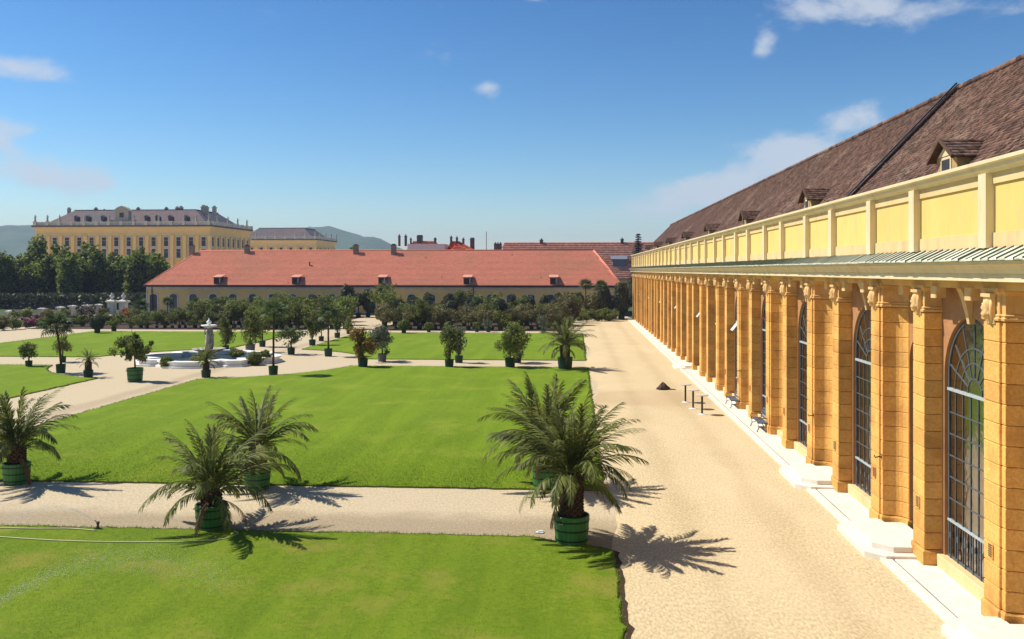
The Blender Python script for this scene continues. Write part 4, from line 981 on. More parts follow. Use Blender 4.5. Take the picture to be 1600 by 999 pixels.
mb = MB(); mb.smooth = True
mb.lathe([(.75,.05),(.75,.35),(.55,.42),(.42,.6),(.40,.72),(.75,.86),(1.15,.98),(1.42,1.08),(1.45,1.15),(1.34,1.16),(1.0,1.08),(.3,1.04),(.02,1.04)], 28); mb.build('lower_bowl', oldstone, FT).scale = (.87,.95,1)
def figures():
    mb = MB(); mb.smooth = True; mb.lathe([(.30,1.02),(.28,1.3),(.16,1.5),(.14,2.7),(.22,2.95),(.16,3.0)], 10)
    for q in range(3):
        a = q*2*math.pi/3+.5; c = Vector((math.cos(a)*.22, math.sin(a)*.22, 0)); t = Vector((-math.sin(a),math.cos(a),0)); u = Vector((math.cos(a),math.sin(a),0))
        P = lambda s, r, z: c+t*s+u*r+Vector((0,0,z))
        mb.tube([P(.0,.02,1.75),P(0,.04,1.95),P(0,.03,2.15),P(0,.03,2.38),P(0,.0,2.47)], [.17,.16,.15,.18,.07], 9)      # torso
        mb.tube([P(0,.02,2.44),P(0,.03,2.50),P(0,.04,2.60),P(0,.03,2.72)], [.06,.09,.105,.05], 9)                    # head
        for s in (-1,1):
            mb.tube([P(s*.07,.02,1.85),P(s*.10,.10,1.48),P(s*.09,.03,1.08)], [.115,.095,.06], 7)                       # legs
            mb.tube([P(s*.19,.02,2.36),P(s*.29,.04,2.60),P(s*.20,.02,2.95)], [.065,.055,.045], 6)                      # raised arms
        mb.tube([P(-.16,.06,1.9),P(.0,.14,1.7),P(.14,.08,1.4)], [.07,.08,.05], 6)                                      # drapery
    return mb
figures().build('figure_group', oldstone, FT).scale = (.87,.95,1)
mb = MB(); mb.smooth = True; mb.lathe([(.14,2.92),(.30,3.0),(.60,3.08),(.68,3.15),(.70,3.20),(.58,3.22),(.2,3.16),(.14,3.2),(.14,3.3),(.20,3.38),(.22,3.48),(.14,3.58),(.06,3.62),(.07,3.7),(.02,3.78)], 18); mb.build('upper_bowl', whitest, FT).scale = (.87,.95,1)
ballm = [topiary_mesh('clipped_ball', 60+i, 700, (.62,.62,.58), .09, lf_mid, .55) for i in range(2)]
for i,(px,py,s,lb) in enumerate(((260,575,.85,'on the left'),(309,574,.95,'in the middle'),(397,571,1.0,'on the right'))):
    p = at(px,py); tag(obj('clipped_bush', ballm[i%2], None, p, (0,0,i), (s,s,s)), 'clipped green ball bush before the fountain basin, %s' % lb, 'bush')
for i,(px,py,lb) in enumerate(((367,556,'on the far side of'),(408,562,'at the right end of'))):
    p = at(px,py,.35); p.z = 0; tag(obj('spreading_bush', crown_mesh('spreading_bush',90+i,700,(.95,.9,.45),14,.13,lf_mid,.62,tight=.4), None, p), 'low spreading bush %s the fountain basin' % lb, 'bush')

# ================================================================== tubs, palms and shrubs
def tub_me(name, mt, n=22):
    mb = MB(); prof = [(.42,.03),(.43,.06),(.455,.45),(.485,.93),(.47,.95),(.44,.945),(.435,.86)]
    R_ = []
    for r, z in prof:
        ring = []
        for i in range(n):
            for f, g in ((.04,0),(.5,.006),(.96,0),(1.0,-.012)):
                a = 2*math.pi*(i+f)/n; ring.append(((r+g)*math.cos(a),(r+g)*math.sin(a),z))
        R_.append(ring)
    mb.rings(R_, cap1=False); mb.mi = 1; mb.lathe([(.44,.84),(.3,.875),(0.01,.89)], 14)
    for i in range(4): a = math.pi/4+i*math.pi/2; mb.mi = 0; mb.box(.36*math.cos(a)-.05,.36*math.cos(a)+.05,.36*math.sin(a)-.05,.36*math.sin(a)+.05,0,.04)
    return mb.mesh(name, [mt, soil])
def hoop_me(r, z, h):
    mb = MB(); n = 28
    mb.rings([[((r+d)*math.cos(2*math.pi*i/n),(r+d)*math.sin(2*math.pi*i/n),zz) for i in range(n)] for d,zz in ((-.02,z),(.014,z),(.014+.003,z+h),(-.02,z+h))], cap0=False, cap1=False); return mb.mesh('hoop', hoopm)
tubg, tubd, tubgrey = tub_me('tub', greentub), tub_me('tub', darktub), tub_me('tub', greypot)
hoops = [hoop_me(.437,.14,.05), hoop_me(.457,.46,.05), hoop_me(.475,.76,.05)]
def put_tub(parent, s=1.0, sh=1.0, me=None, hp=True):
    t = obj('tub', me or tubg, parent, scale=(s,s,sh))
    if hp:
        for h in hoops: obj('hoop', h, t)
        hd = [obj('handle', bpy.data.meshes.get('tub_handle') or MB().tube([(.47,-.12,.80),(.53,-.11,.74),(.53,.11,.74),(.47,.12,.80)], .014, 5).mesh('tub_handle', hoopm), t, rot=(0,0,a)) for a in (.6,.6+math.pi)]
    return t
FR_CLASSES = [(86,22),(76,48),(64,68),(50,84),(33,92),(14,86),(-8,70),(-35,45)]
def frond_arrays(e0, bend, seed, pairs=30, wide=1.0):
    rg = np.random.default_rng(seed); V = []; Fc = []; n = 14; pts = [np.zeros(3)]; tang = []
    for i in range(n):
        th = math.radians(e0-bend*((i+.5)/n)**1.35); t = np.array([math.cos(th),0,math.sin(th)]); tang.append(t); pts.append(pts[-1]+t/n)
    tang.append(tang[-1]); side = np.array([0,1.,0])
    for i in range(n):                                     # rib: a flat three-sided strip
        for j,(p,t) in enumerate(((pts[i],tang[i]),(pts[i+1],tang[i+1]))):
            w = .014*(1-.85*(i+j)/n); up = np.cross(t,side)*-1
            V += [p+side*w, p-side*w, p-up*w*1.2]
        b = len(V)-6; Fc += [(b,b+3,b+4,b+1),(b+1,b+4,b+5,b+2),(b+2,b+5,b+3,b)]
    nr = len(Fc)
    for k in range(pairs):
        s = .13+.86*k/(pairs-1); x = min(s*n,n-.001); i = int(x); p = pts[i]+(pts[i+1]-pts[i])*(x-i); t = tang[i]; up = np.cross(t,side)*-1
        if up[2] < 0 and e0 > 0: up = up
        L = .20*wide*math.sin(math.pi*(.17+.75*s))**.75
        for sg in (-1,1):
            a = math.radians(rg.normal(36-14*s,5)); l = L*rg.uniform(.85,1.12); lift = rg.normal(.34,.10)
            d = t*math.cos(a)+side*sg*math.sin(a)+up*lift; d /= np.linalg.norm(d)
            wv = np.cross(d, up); wv /= np.linalg.norm(wv)+1e-9; w = .0105
            m = p+d*l*.5; tip = p+d*l+np.array([0,0,-.16*l]); b = len(V)
            V += [p-wv*w*.5, p+wv*w*.5, m+wv*w, m-wv*w, tip+wv*w*.15, tip-wv*w*.15]; Fc += [(b,b+1,b+2,b+3),(b+3,b+2,b+4,b+5)]
    return np.array(V), np.array(Fc), nr
FR_A = [frond_arrays(e,b,100+i) for i,(e,b) in enumerate(FR_CLASSES)]
FR_M = [fastmesh('frond', V, Fc, [palmleaf, rachism], mi=[1]*nr+[0]*(len(Fc)-nr)) for V,Fc,nr in FR_A]
FR_D = [fastmesh('frond', V, Fc, deadleaf) for V,Fc,nr in FR_A[6:8]]
def frond_plan(n, L, seed, droop=1.0):
    rd = random.Random(seed); out = []
    for i in range(n):
        f = (i+.5)/n; c = min(7, int(f**1.05*5.4*droop)); out.append((c, i*2.39996+rd.uniform(-.25,.25), L*(.80+.28*math.sin(math.pi*min(1,f*1.05)))*rd.uniform(.85,1.12), rd.uniform(-.13,.13), rd.uniform(-.3,.3), .16*(1-f)))
    return out
def palm_trunk_me(h, r):
    mb = MB(); mb.lathe([(r*.95,0),(r*.9,h*.4),(r*1.0,h*.8),(r*.8,h+.1),(r*.2,h+.25)], 12); rows = max(4,int(h/.085))
    for j in range(rows):
        z = h*(j+.3)/rows; n = 11
        for i in range(n):
            a = 2*math.pi*(i+.5*(j%2))/n; c, s = math.cos(a), math.sin(a); w = .085
            P = lambda d, t, dz: (c*(r+d)-s*t, s*(r+d)+c*t, z+dz)
            mb.add([P(-.03,-w,-.02),P(-.03,w,-.02),P(.05,w*.6,.09),P(.05,-w*.6,.09),P(-.04,0,.15)], [(0,1,2,3),(3,2,4),(0,3,4),(1,4,2)])
    return mb.mesh('trunk', palmbark)
def date_palm(px, py, label, top_py, width_px, nf, seed, th=.85, group='date palms in green tubs', tubs=1.0, singles=True, tubme=None, rot=0.0, droop=1.0):
    p = at(px,py-2); zc = zdepth(p.x,p.y); H = (py-top_py)/F*zc; Wd = width_px/F*zc
    T = empty('date_palm', p, rot); tag(T, label, 'palm', group)
    put_tub(T, 1.0*tubs, .82*tubs, tubme, hp=singles); zt = .70*tubs
    tr = max(.20,.30*tubs); obj('trunk', palm_trunk_me(th,tr), T, (0,0,zt)); zc_ = zt+th+.02
    L = max(H-zc_, Wd*.52)*.98
    plan = frond_plan(nf, L, seed, droop)
    if singles:
        for c,a,l,tl,ro,zz in plan: obj('frond', FR_M[c], T, (.10*math.cos(a),.10*math.sin(a),zc_+zz-.12), (ro,tl,a), (l,l,l))
        for k in range(3): a = seed*1.3+k*2.3; obj('frond', FR_D[k%2], T, (.12*math.cos(a),.12*math.sin(a),zc_-.22), (0,0,a), (L*.55,)*3)['label'] = 'dead brown frond hanging by the trunk'
    else:
        VV = []; FF = []; MI = []; b = 0
        for c,a,l,tl,ro,zz in plan:
            V,Fc,nr = FR_A[c]; V = V*l; ca,sa = math.cos(a),math.sin(a)
            VV.append(np.column_stack([V[:,0]*ca-V[:,1]*sa, V[:,0]*sa+V[:,1]*ca, V[:,2]+zc_+zz-.1])); FF.append(Fc+b); b += len(V); MI += [1]*nr+[0]*(len(Fc)-nr)
        obj('crown', fastmesh('crown', np.concatenate(VV), np.concatenate(FF), [palmleaf, rachism], mi=MI), T)
    return T
date_palm(893,850,'largest date palm in a hooped green tub by the forecourt corner of the near lawn',622,258,54,1,th=1.15,rot=.4,tubs=1.08)
date_palm(852,764,'date palm on the far side of the path, half hidden behind the largest palm',580,215,42,2,th=.95,rot=1.9)
date_palm(330,828,'date palm in a green tub between the path and the near lawn, spreading arching fronds',645,215,32,3,th=.42,rot=2.5)
date_palm(402,766,'date palm with upright fan of fronds, behind the palm on the path',597,180,32,4,th=.75,rot=.9)
date_palm(26,757,'date palm in a green tub at the left edge of the picture',598,185,34,5,th=.62,rot=3.3)
date_palm(883,579,'date palm in a dark tub at the corner of the two far lawns',491,82,40,6,th=1.0,tubme=tubd,tubs=1.25,rot=1.0)
date_palm(138,592,'small feathery palm in a tub beside the left lawn tip',546,44,26,7,th=.6,tubs=.72,singles=False,tubme=tubd)
date_palm(322,592,'small date palm in a green tub directly before the fountain',545,54,28,8,th=.6,tubs=.72,singles=False,tubme=tubd)
# fan palms on thin stems
def fan_arrays(seed, seg=15, r=.5):
    rg = np.random.default_rng(seed); V = []; Fc = []
    V += [(0,-.008,0),(0,.008,0),(.45,.008,.02),(.45,-.008,.02)]; Fc.append((0,1,2,3))
    for k in range(seg):
        a = math.radians(-115+230*k/(seg-1)); L = r*(1-.18*abs(a)/2)*rg.uniform(.9,1.05); c,s = math.cos(a),math.sin(a); w = .030
        d = np.array([c,s,-.1]); q = np.array([-s,c,0]); o = np.array([.45,0,.02]); b = len(V)
        V += [o, o+d*L*.6+q*w+np.array([0,0,.03]), o+d*L+np.array([0,0,-.14*r*2]), o+d*L*.6-q*w+np.array([0,0,.03])]; Fc.append((b,b+1,b+2,b+3))
    return np.array(V,float), np.array(Fc)
def fan_crown_me(n, size, seed):
    rd = random.Random(seed); VV = []; FF = []; b = 0
    for i in range(n):
        V,Fc = fan_arrays(seed*50+i); f = (i+.5)/n; el = math.radians(82-112*f+rd.uniform(-9,9)); az = i*2.4+rd.uniform(-.2,.2); M = Matrix.Rotation(az,3,'Z') @ Matrix.Rotation(-el,3,'Y')
        VV.append((V*size*rd.uniform(.85,1.1)) @ np.array(M).T); FF.append(Fc+b); b += len(V)
    return fastmesh('crown', np.concatenate(VV), np.concatenate(FF), fanleaf)
fanm = [fan_crown_me(30,1.0,s) for s in (1,2,3)]
def stem_me(h, r, lean=0, seed=0):
    rd = random.Random(seed); mb = MB(); mb.smooth = True; n = 10; mb.tube([(lean*(k/n)**2*h, rd.gauss(0,.02), h*k/n) for k in range(n+1)], [r*(1.2-.3*k/n)*(1+.08*(k%2)) for k in range(n)]+[r*1.5], 8); return mb.mesh('trunk', palmbark)
def fan_palm(px, py, top_py, wpx, label, seed, lean=0, tubs=.95, group='fan palms on thin stems', loc=None, tub=True, tubme=None):
    p = loc or at(px,py); zc = zdepth(p.x,p.y); H = (zdepth(*at(px,py)[:2]) if loc is None else zc)*(py-top_py)/F; Wd = wpx/F*zc
    T = empty('fan_palm', p); tag(T, label, 'palm', group); z0 = 0
    if tub: tubs *= .85; put_tub(T, tubs*.92, tubs*.9, tubme or tubd, hp=False); z0 = .75*tubs
    s = Wd/1.75; h = H-z0-.62*s
    obj('trunk', stem_me(h,.075,lean,seed), T, (0,0,z0)); obj('crown', fanm[seed%3], T, (lean*h,0,z0+h), (0,0,seed), (s,s,s*.9))
fan_palm(95,583,492,58,'leaning fan palm with a thin dark stem at the left path',1,lean=-.13)
fan_palm(427,586,472,46,'tallest thin fan palm, tub on the lawn edge right of the fountain',2,lean=.02)
fan_palm(513,557,478,40,'slim fan palm standing on the tip of the far middle lawn',3,tubs=1.0)
# shrubs in tubs
def shrub(px, py, top_py, wpx, label, seed, mt, shape='bush', tubme=None, tubs=.85, n=1700, trunk=.0, group='shrubs in tubs on the paths', hp=False, leaf=.10):
    n = int(n*1.6)
    p = at(px,py); zc = zdepth(p.x,p.y); H = (py-top_py)/F*zc; Wd = wpx/F*zc
    T = empty('potted_shrub', p, seed*.7); tag(T, label, 'shrub', group); tubs *= 1.0 if hp else .84; put_tub(T, tubs*.92, tubs*.82, tubme or tubd, hp=hp); z0 = .70*tubs
    lo = z0+trunk*.7; cz = (H+lo)/2; rz = (H-lo)/2*1.16; r = Wd/2*1.22
    if shape == 'bush': cm = crown_mesh('crown', seed, n, (r,r,rz), 26, leaf, mt, cz, tight=.36, shell=.3)
    elif shape == 'vase':
        rg = np.random.default_rng(seed); q, nr = crown_pts(rg, n, (r,r,rz), 26, tight=.36, shell=.3); f = (q[:,2]+rz)/(2*rz); q[:,:2] *= (.45+.75*np.clip(f,0,1)**.8)[:,None]; q[:,2] += cz; V,Fc = leafquads(q,nr,leaf,rg); cm = fastmesh('crown',V,Fc,mt)
    elif shape == 'lobes':
        rg = np.random.default_rng(seed); A = []; B = []
        for dx,dz,s in ((-.42,.12,.62),(.45,-.18,.55),(.0,.25,.62),(-.1,-.35,.5)):
            q, nr = crown_pts(rg, n//4, (r*s,r*s,rz*s*1.05), 12, tight=.36, shell=.3); q += np.array([dx*r,rg.normal(0,.1)*r,dz*rz+cz]); A.append(q); B.append(nr)
        V,Fc = leafquads(np.concatenate(A),np.concatenate(B),leaf,rg); cm = fastmesh('crown',V,Fc,mt); T.rotation_euler = (0,0,0)
    elif shape == 'round': cm = topiary_mesh('crown', seed, n, (r,r,rz), leaf, mt, cz)
    obj('crown', cm, T); obj('trunk', trunk_mesh(cz-z0+rz*.3, .07, .03, seed, 6, min(r*.6,1)), T, (0,0,z0-.03))
shrub(211,596,516,58,'two-lobed round tree in a bright green tub left of the fountain',1,lf_mid,'lobes',tubg,1.25,2600,.55,hp=True)
shrub(45,573,535,30,'small open shrub in a dark tub near the left edge, beside the lawn',2,lf_mid,'bush',None,.75,700,.3)
shrub(98,566,527,26,'thin shrub in a tub just behind the leaning fan palm',3,lf_mid,'bush',None,.75,600,.4)
shrub(353,548,492,28,'dark egg-shaped shrub right behind the fountain',4,lf_mid,'bush',None,.8,1800,.0)
shrub(391,551,478,42,'wide leafy shrub in a grey tub behind the tallest fan palm',5,lf_mid,'vase',tubgrey,1.25,1900,.1)
shrub(455,554,511,38,'low bright green shrub on a stout stem beside the plaza lawn tip',6,leafmat('bright_shrub_leaf',(.05,.09,.02),(.16,.22,.05),.3,1.2),'bush',None,.95,1200,.55)
shrub(488,540,481,30,'tall dark shrub left of the slim fan palm',7,lf_mid,'vase',None,.95,1500,.2)
shrub(502,533,497,24,'small dark tree in a tub behind the slim fan palm',8,lf_dark,'bush',None,.8,900,.9)
shrub(527,528,475,26,'upright shrub on the far path right of the slim fan palm',9,lf_mid,'vase',None,.9,1400,.2)
shrub(545,522,497,20,'low round bush at the corner of the far middle lawn',10,lf_mid,'bush',None,.8,700,.0)
shrub(410,542,470,30,'dark shrub on the far axis path behind the wide leafy shrub',11,lf_mid,'vase',None,.9,1500,.2)
shrub(567,574,511,44,'golden brown autumn shrub in a dark tub on the cross path',12,lf_gold,'vase',None,1.1,2200,.05)
shrub(597,565,505,42,'pale grey-green olive shrub beside the golden one',13,lf_grey,'bush',tubgrey,1.05,1900,.35)
shrub(702,574,508,32,'slim tall shrub in a dark tub on the cross path',14,lf_mid,'vase',None,1.0,1300,.1)
shrub(717,567,506,26,'slim shrub just behind and right of the slim tall one',15,lf_grey,'vase',None,.95,1100,.2)
shrub(797,574,503,46,'dense tall shrub in a dark tub on the cross path',16,lf_mid,'bush',None,1.15,2400,.0)
shrub(808,567,508,40,'dense shrub hidden behind the dense tall one',17,lf_mid,'bush',None,1.0,1700,.0)
shrub(152,521,494,18,'dark box-shaped bush in a tub at the far left lawn corner',18,lf_dark,'round',None,.95,800,.0)
shrub(178,518,496,18,'dark green bush beside the box-shaped one at the far left corner',19,lf_mid,'bush',None,.9,700,.1)
shrub(631,521,501,17,'small round bush behind the far middle lawn, leftmost of the row',20,lf_mid,'round',None,.8,600,.0)
shrub(670,519,505,12,'second small round bush behind the far middle lawn',21,lf_mid,'round',None,.7,450,.0)
shrub(745,519,503,13,'third small round bush behind the far middle lawn',22,lf_mid,'bush',None,.7,450,.0)
shrub(763,519,499,16,'fourth small bush behind the far middle lawn, a little taller',23,lf_grey,'bush',None,.75,500,.0)
shrub(849,520,491,17,'pale grey conical bush at the right end of the row behind the lawn',24,lf_grey,'bush',None,.8,700,.0)

# ---- the belt of plants before the red-roofed building: shared meshes, one object per plant
BM = {'topiary_ball': [topiary_mesh('crown',200+i,900,(.95,.95,.95),.13,lf_dark,2.55) for i in range(2)],
      'topiary_column': [topiary_mesh('crown',210+i,1100,(.85,.85,1.75),.13,lf_dark,2.45,2.6) for i in range(2)],
      'topiary_dome': [topiary_mesh('crown',220+i,1000,(1.25,1.25,1.2),.14,lf_warm,1.7) for i in range(2)],
      'leafy_shrub': [crown_mesh('crown',230+i,1300,(1.7,1.7,1.6),24,.15,lf_mid,1.75,tight=.4,shell=.3) for i in range(3)],
      'flowering_shrub': [crown_mesh('crown',240+i,1100,(1.45,1.45,1.15),22,.14,lf_warm,1.95,tight=.42,shell=.3) for i in range(3)],
      'bushy_tree': [crown_mesh('crown',250+i,1600,(2.0,2.0,1.75),26,.17,lf_mid,3.0,tight=.4,shell=.3) for i in range(3)]}
TM = {'topiary_ball': trunk_mesh(2.4,.09,.07,1), 'topiary_column': trunk_mesh(1.6,.10,.08,2), 'topiary_dome': trunk_mesh(1.2,.10,.07,3), 'leafy_shrub': trunk_mesh(1.6,.08,.03,4,6,.8), 'flowering_shrub': trunk_mesh(2.1,.06,.03,5,6,.7), 'bushy_tree': trunk_mesh(3.0,.11,.04,6,7,1.1)}
NOUN = {'topiary_ball':('dark clipped ball tree','tree'), 'topiary_column':('dark clipped column bush','bush'), 'topiary_dome':('brownish clipped dome bush','bush'), 'leafy_shrub':('green leafy tub shrub','shrub'), 'flowering_shrub':('reddish-green stemmed shrub','shrub'), 'bushy_tree':('round-headed bushy tree','tree')}
belt = []; br = random.Random(21)
def put(kind, px, Y, s=1.0): belt.append((px,Y,kind,s*br.uniform(.85,1.1)*(.62 if px < 300 else .80 if px < 430 else .9 if px < 560 else 1.0)))
x = 205
while x < 885:                       # front row: shrubs on stems
    if not 545 < x < 600: put('flowering_shrub' if x > 600 and br.random() < .75 else br.choice(['leafy_shrub','bushy_tree','flowering_shrub']), x+br.uniform(-3,3), 120+br.uniform(-1.2,1.5), 1.0 if x < 600 else .92)
    x += 12.5
x = 212
while x < 880:                       # second row
    if not 548 < x < 598: put(br.choice(['leafy_shrub','bushy_tree','leafy_shrub','flowering_shrub']) if x < 560 else br.choice(['topiary_dome','flowering_shrub','topiary_ball','leafy_shrub']), x+br.uniform(-4,4), 129+br.uniform(-1.5,1.5), 1.05)
    x += 15
x = 225
while x < 900:                       # third row
    if not 552 < x < 596: put(br.choice(['bushy_tree','leafy_shrub','topiary_dome']) if x < 470 else br.choice(['topiary_ball','topiary_column','topiary_ball','bushy_tree','topiary_dome']), x+br.uniform(-4,4), 138+br.uniform(-1.5,1.5), .95)
    x += 16
x = 330
while x < 900:                       # last row, before the wall
    if not 556 < x < 594: put(br.choice(['bushy_tree','topiary_ball','topiary_column','topiary_ball']), x+br.uniform(-4,4), 148+br.uniform(-1.5,1.5), .95)
    x += 26
for px,Y,k,s in ((488,146,'topiary_ball',1.1),(560,150,'topiary_ball',1.15),(543,150,'topiary_column',1.3),(575,151,'topiary_column',1.15),(596,147,'bushy_tree',1.25),(886,146,'topiary_dome',1.5),(901,149,'topiary_ball',1.25),(930,149,'topiary_dome',1.45),(944,148,'topiary_column',1.3),(958,150,'topiary_ball',1.0),(971,147,'topiary_column',1.42),(858,130,'topiary_dome',1.05),(873,131,'topiary_dome',1.1),(890,131,'topiary_dome',1.35)): belt.append((px,Y,k,s))
belt.sort(); seen = {}
for i,(px,Y,k,s) in enumerate(belt):
    seen[k] = seen.get(k,0)+1; row = 'front' if Y < 124.5 else 'second' if Y < 134 else 'third' if Y < 144.5 else 'last'
    T = empty(k, (xat(px,Y),Y,0), br.uniform(0,6.2)); T.scale = (s,s,s)
    tag(T, '%s %s from the left, in the %s row before the red-roofed building' % (ordinal(seen[k]), NOUN[k][0], row), NOUN[k][1], 'potted plants before the red-roofed building')
    ms = BM[k]; obj('crown', ms[i%len(ms)], T); obj('trunk', TM[k], T, (0,0,.45)); obj('tub', tubd, T, scale=(.8,.8,.65))
# palms among them
for i,(px,Y,pyt,w) in enumerate(((218,132,468,34),(262,146,465,22),(305,140,466,24),(352,150,464,26),(440,146,468,24),(514,150,462,24),(648,150,463,20),(655,143,468,16),(672,152,461,18),(745,146,464,16),(820,142,462,18))):
    xx = xat(px,Y); py = HY+CH*F/zdepth(xx,Y)
    fan_palm(px,py,pyt,w,'%s fan palm from the left rising out of the plant belt' % ordinal(i+1),i+4,loc=Vector((xx,Y,0)),tubs=.9,group='fan palms in the plant belt',tubme=tubd)
for i,(px,pyt,w,side) in enumerate(((915,437,26,'left'),(939,439,28,'right'))):
    Y = 146; xx = xat(px,Y); py = HY+CH*F/zdepth(xx,Y)
    fan_palm(px,py,pyt,w,'%s of the two tall fan palms near the orangery end' % side,i+20,loc=Vector((xx,Y,0)),tubs=.9,group='pair of tall fan palms',lean=.01,tubme=tubd)
hm_ = [crown_mesh('hedge_bush',300+i,1500,(1.7,1.3,1.0),24,.15,lf_mid,.95,tight=.42,shell=.3) for i in range(2)]
for i,px in enumerate((906,918,931,944,955)):
    Y = 141.5; s = 1.0 if i not in (3,) else 1.15; tag(obj('hedge_bush', hm_[i%2], None, (xat(px,Y),Y+.3*(i%2),0), (0,0,i*1.3), (s,s,s)), '%s green hedge bush from the left at the far end of the forecourt' % ordinal(i+1), 'bush', 'hedge bushes at the end of the forecourt')
# flower bed at the left edge with fence behind
kinds = [(lf_mid,'green'),(lf_warm,'brownish green'),(lf_pink,'pink flowering'),(lf_wht,'white flowering'),(lf_orng,'orange leaved')]
fb_ = []; rb_ = random.Random(8)
for i in range(22):
    px = -16+10.2*i; Y = 112+ (px+16)*.075 + rb_.uniform(-1,1) + (6 if i%2 else 1.5); 
    ki = 2 if i in (6,7) else 3 if i in (3,5,15) else 4 if i == 21 else (1 if rb_.random() < .35 else 0); fb_.append((px,Y,ki))
fb_ += [(40,138,0),(75,139,1),(100,143,0),(128,150,3),(140,150,3),(160,153,1),(199,150,4),(205,148,0),(20,134,0)]
fb_.sort(); cn = {}
for i,(px,Y,ki) in enumerate(fb_):
    s = rb_.uniform(.62,.85); cn[ki] = cn.get(ki,0)+1
    T = empty('border_bush', (xat(px,Y),Y,0)); tag(T, '%s %s bush from the left in the border along the iron fence' % (ordinal(cn[ki]), kinds[ki][1]), 'bush', 'border bushes along the fence')
    obj('foliage', crown_mesh('foliage',400+i,1100,(1.5*s,1.4*s,1.15*s),20,.15,kinds[ki][0],1.15*s,tight=.42,shell=.3), T); obj('trunk', trunk_mesh(1.2,.06,.02,i,5,.7), T)

# ================================================================== benches and high tables by the orangery
woodb = pm('bench_wood', (.10,.13,.16), (.07,.09,.12), scale=8, rough=.6); woodo = pm('brown_wood', (.30,.13,.05), (.22,.09,.035), scale=8, rough=.6)
def bench(loc, label, wood=woodb, L=1.7):
    T = empty('garden_bench', loc, 0); tag(T, label, 'bench', 'benches along the orangery wall')        # faces the garden (-x)
    for k in range(4): obj('seat_slat', MB().box(-.045,.045,-L/2,L/2,0,.035).mesh('seat_slat',wood), T, (-.20+.12*k,0,.43+.01*(k==0)))
    for k in range(4): obj('back_slat', MB().box(-.015,.015,-L/2,L/2,-.045,.045).mesh('back_slat',wood), T, (.24+.045*k,0,.56+.12*k), (0,R(18),0))
    for s in (-1,1):
        mb = MB(); y = s*(L/2-.12); mb.smooth = True
        mb.tube([(-.30,y,0),(-.22,y,.2),(-.26,y,.42),(-.1,y,.42),(.2,y,.41)], .022, 6); mb.tube([(.36,y,0),(.24,y,.22),(.22,y,.42),(.30,y,.70),(.40,y,.98)], .022, 6)
        mb.tube([(-.26,y,.42),(-.32,y,.58),(-.24,y,.66),(.0,y,.66),(.28,y,.64)], .02, 6); mb.tube([(-.22,y,.2),(0,y,.26),(.24,y,.22)], .016, 5)
        mb.build('side_frame', pm('cast_iron',(.09,.06,.05),(.06,.05,.05)), T)
bench((9.16,45.35,.095),'dark slatted bench before the nearer lit window, iron side frames',L=1.9)
bench((9.16,52.9,.095),'dark slatted bench farther along the orangery wall',L=1.9)
tblm = []
mb = MB(); mb.smooth = False; mb.lathe([(.36,1.06),(.37,1.08),(.37,1.10),(.35,1.115)], 24); topm = mb.mesh('table_top', pm('pale_table_top',(.66,.58,.46),(.58,.5,.4),rough=.4))
mb = MB(); mb.smooth = True; mb.lathe([(.055,.05),(.055,1.06)], 10); mb.smooth = False; mb.box(-.25,.25,-.02,.02,1.03,1.059).box(-.02,.02,-.25,.25,1.03,1.059); postmm = mb.mesh('post', dark)
mb = MB(); mb.lathe([(.24,0),(.24,.02),(.1,.05),(.04,.07)], 20); footm = mb.mesh('foot', whitep)
for px,py,lb in ((1071,629,'farthest'),(1083,639,'middle'),(1097,648,'nearest')):
    p = at(px,py); T = empty('standing_table', p); tag(T, '%s of three high round tables on a black post on the gravel' % lb, 'table', 'high tables on the forecourt')
    obj('table_top', topm, T); obj('post', postmm, T); obj('foot', footm, T)
# covered heap
def heap():
    rg = np.random.default_rng(4); n = 26; R_ = []
    for j,(r,z) in enumerate(((.62,.0),(.58,.16),(.42,.36),(.24,.52),(.10,.62),(.03,.66))):
        R_.append([(r*(1+.14*math.sin(3*a+j)+.10*math.sin(7*a+2*j))*math.cos(a)*1.15, r*(1+.14*math.sin(3*a+j)+.1*math.sin(5*a))*math.sin(a), z*(1+.1*math.sin(4*a))) for a in [2*math.pi*i/n for i in range(n)]])
    mb = MB(); mb.smooth = True; mb.rings(R_); return mb
p = at(1036,609); T = empty('covered_heap', p); T.scale = (.6,.6,.72); tag(T, 'dark brown covered heap with a blue cloth lying on the gravel', 'heap'); heap().build('cover', pm('dark_tarpaulin',(.035,.018,.014),(.06,.03,.022),scale=5,rough=.6), T)
mb = MB(); mb.smooth = True; mb.rings([[(.55+.14*k,-.20+.04*math.sin(k),.01),(.55+.14*k,.0,.13*(1-.1*k)),(.55+.14*k,.22,.01)] for k in range(7)]); mb.build('blue_cloth', pm('blue_cloth',(.05,.05,.16),(.03,.03,.10),rough=.8), T)
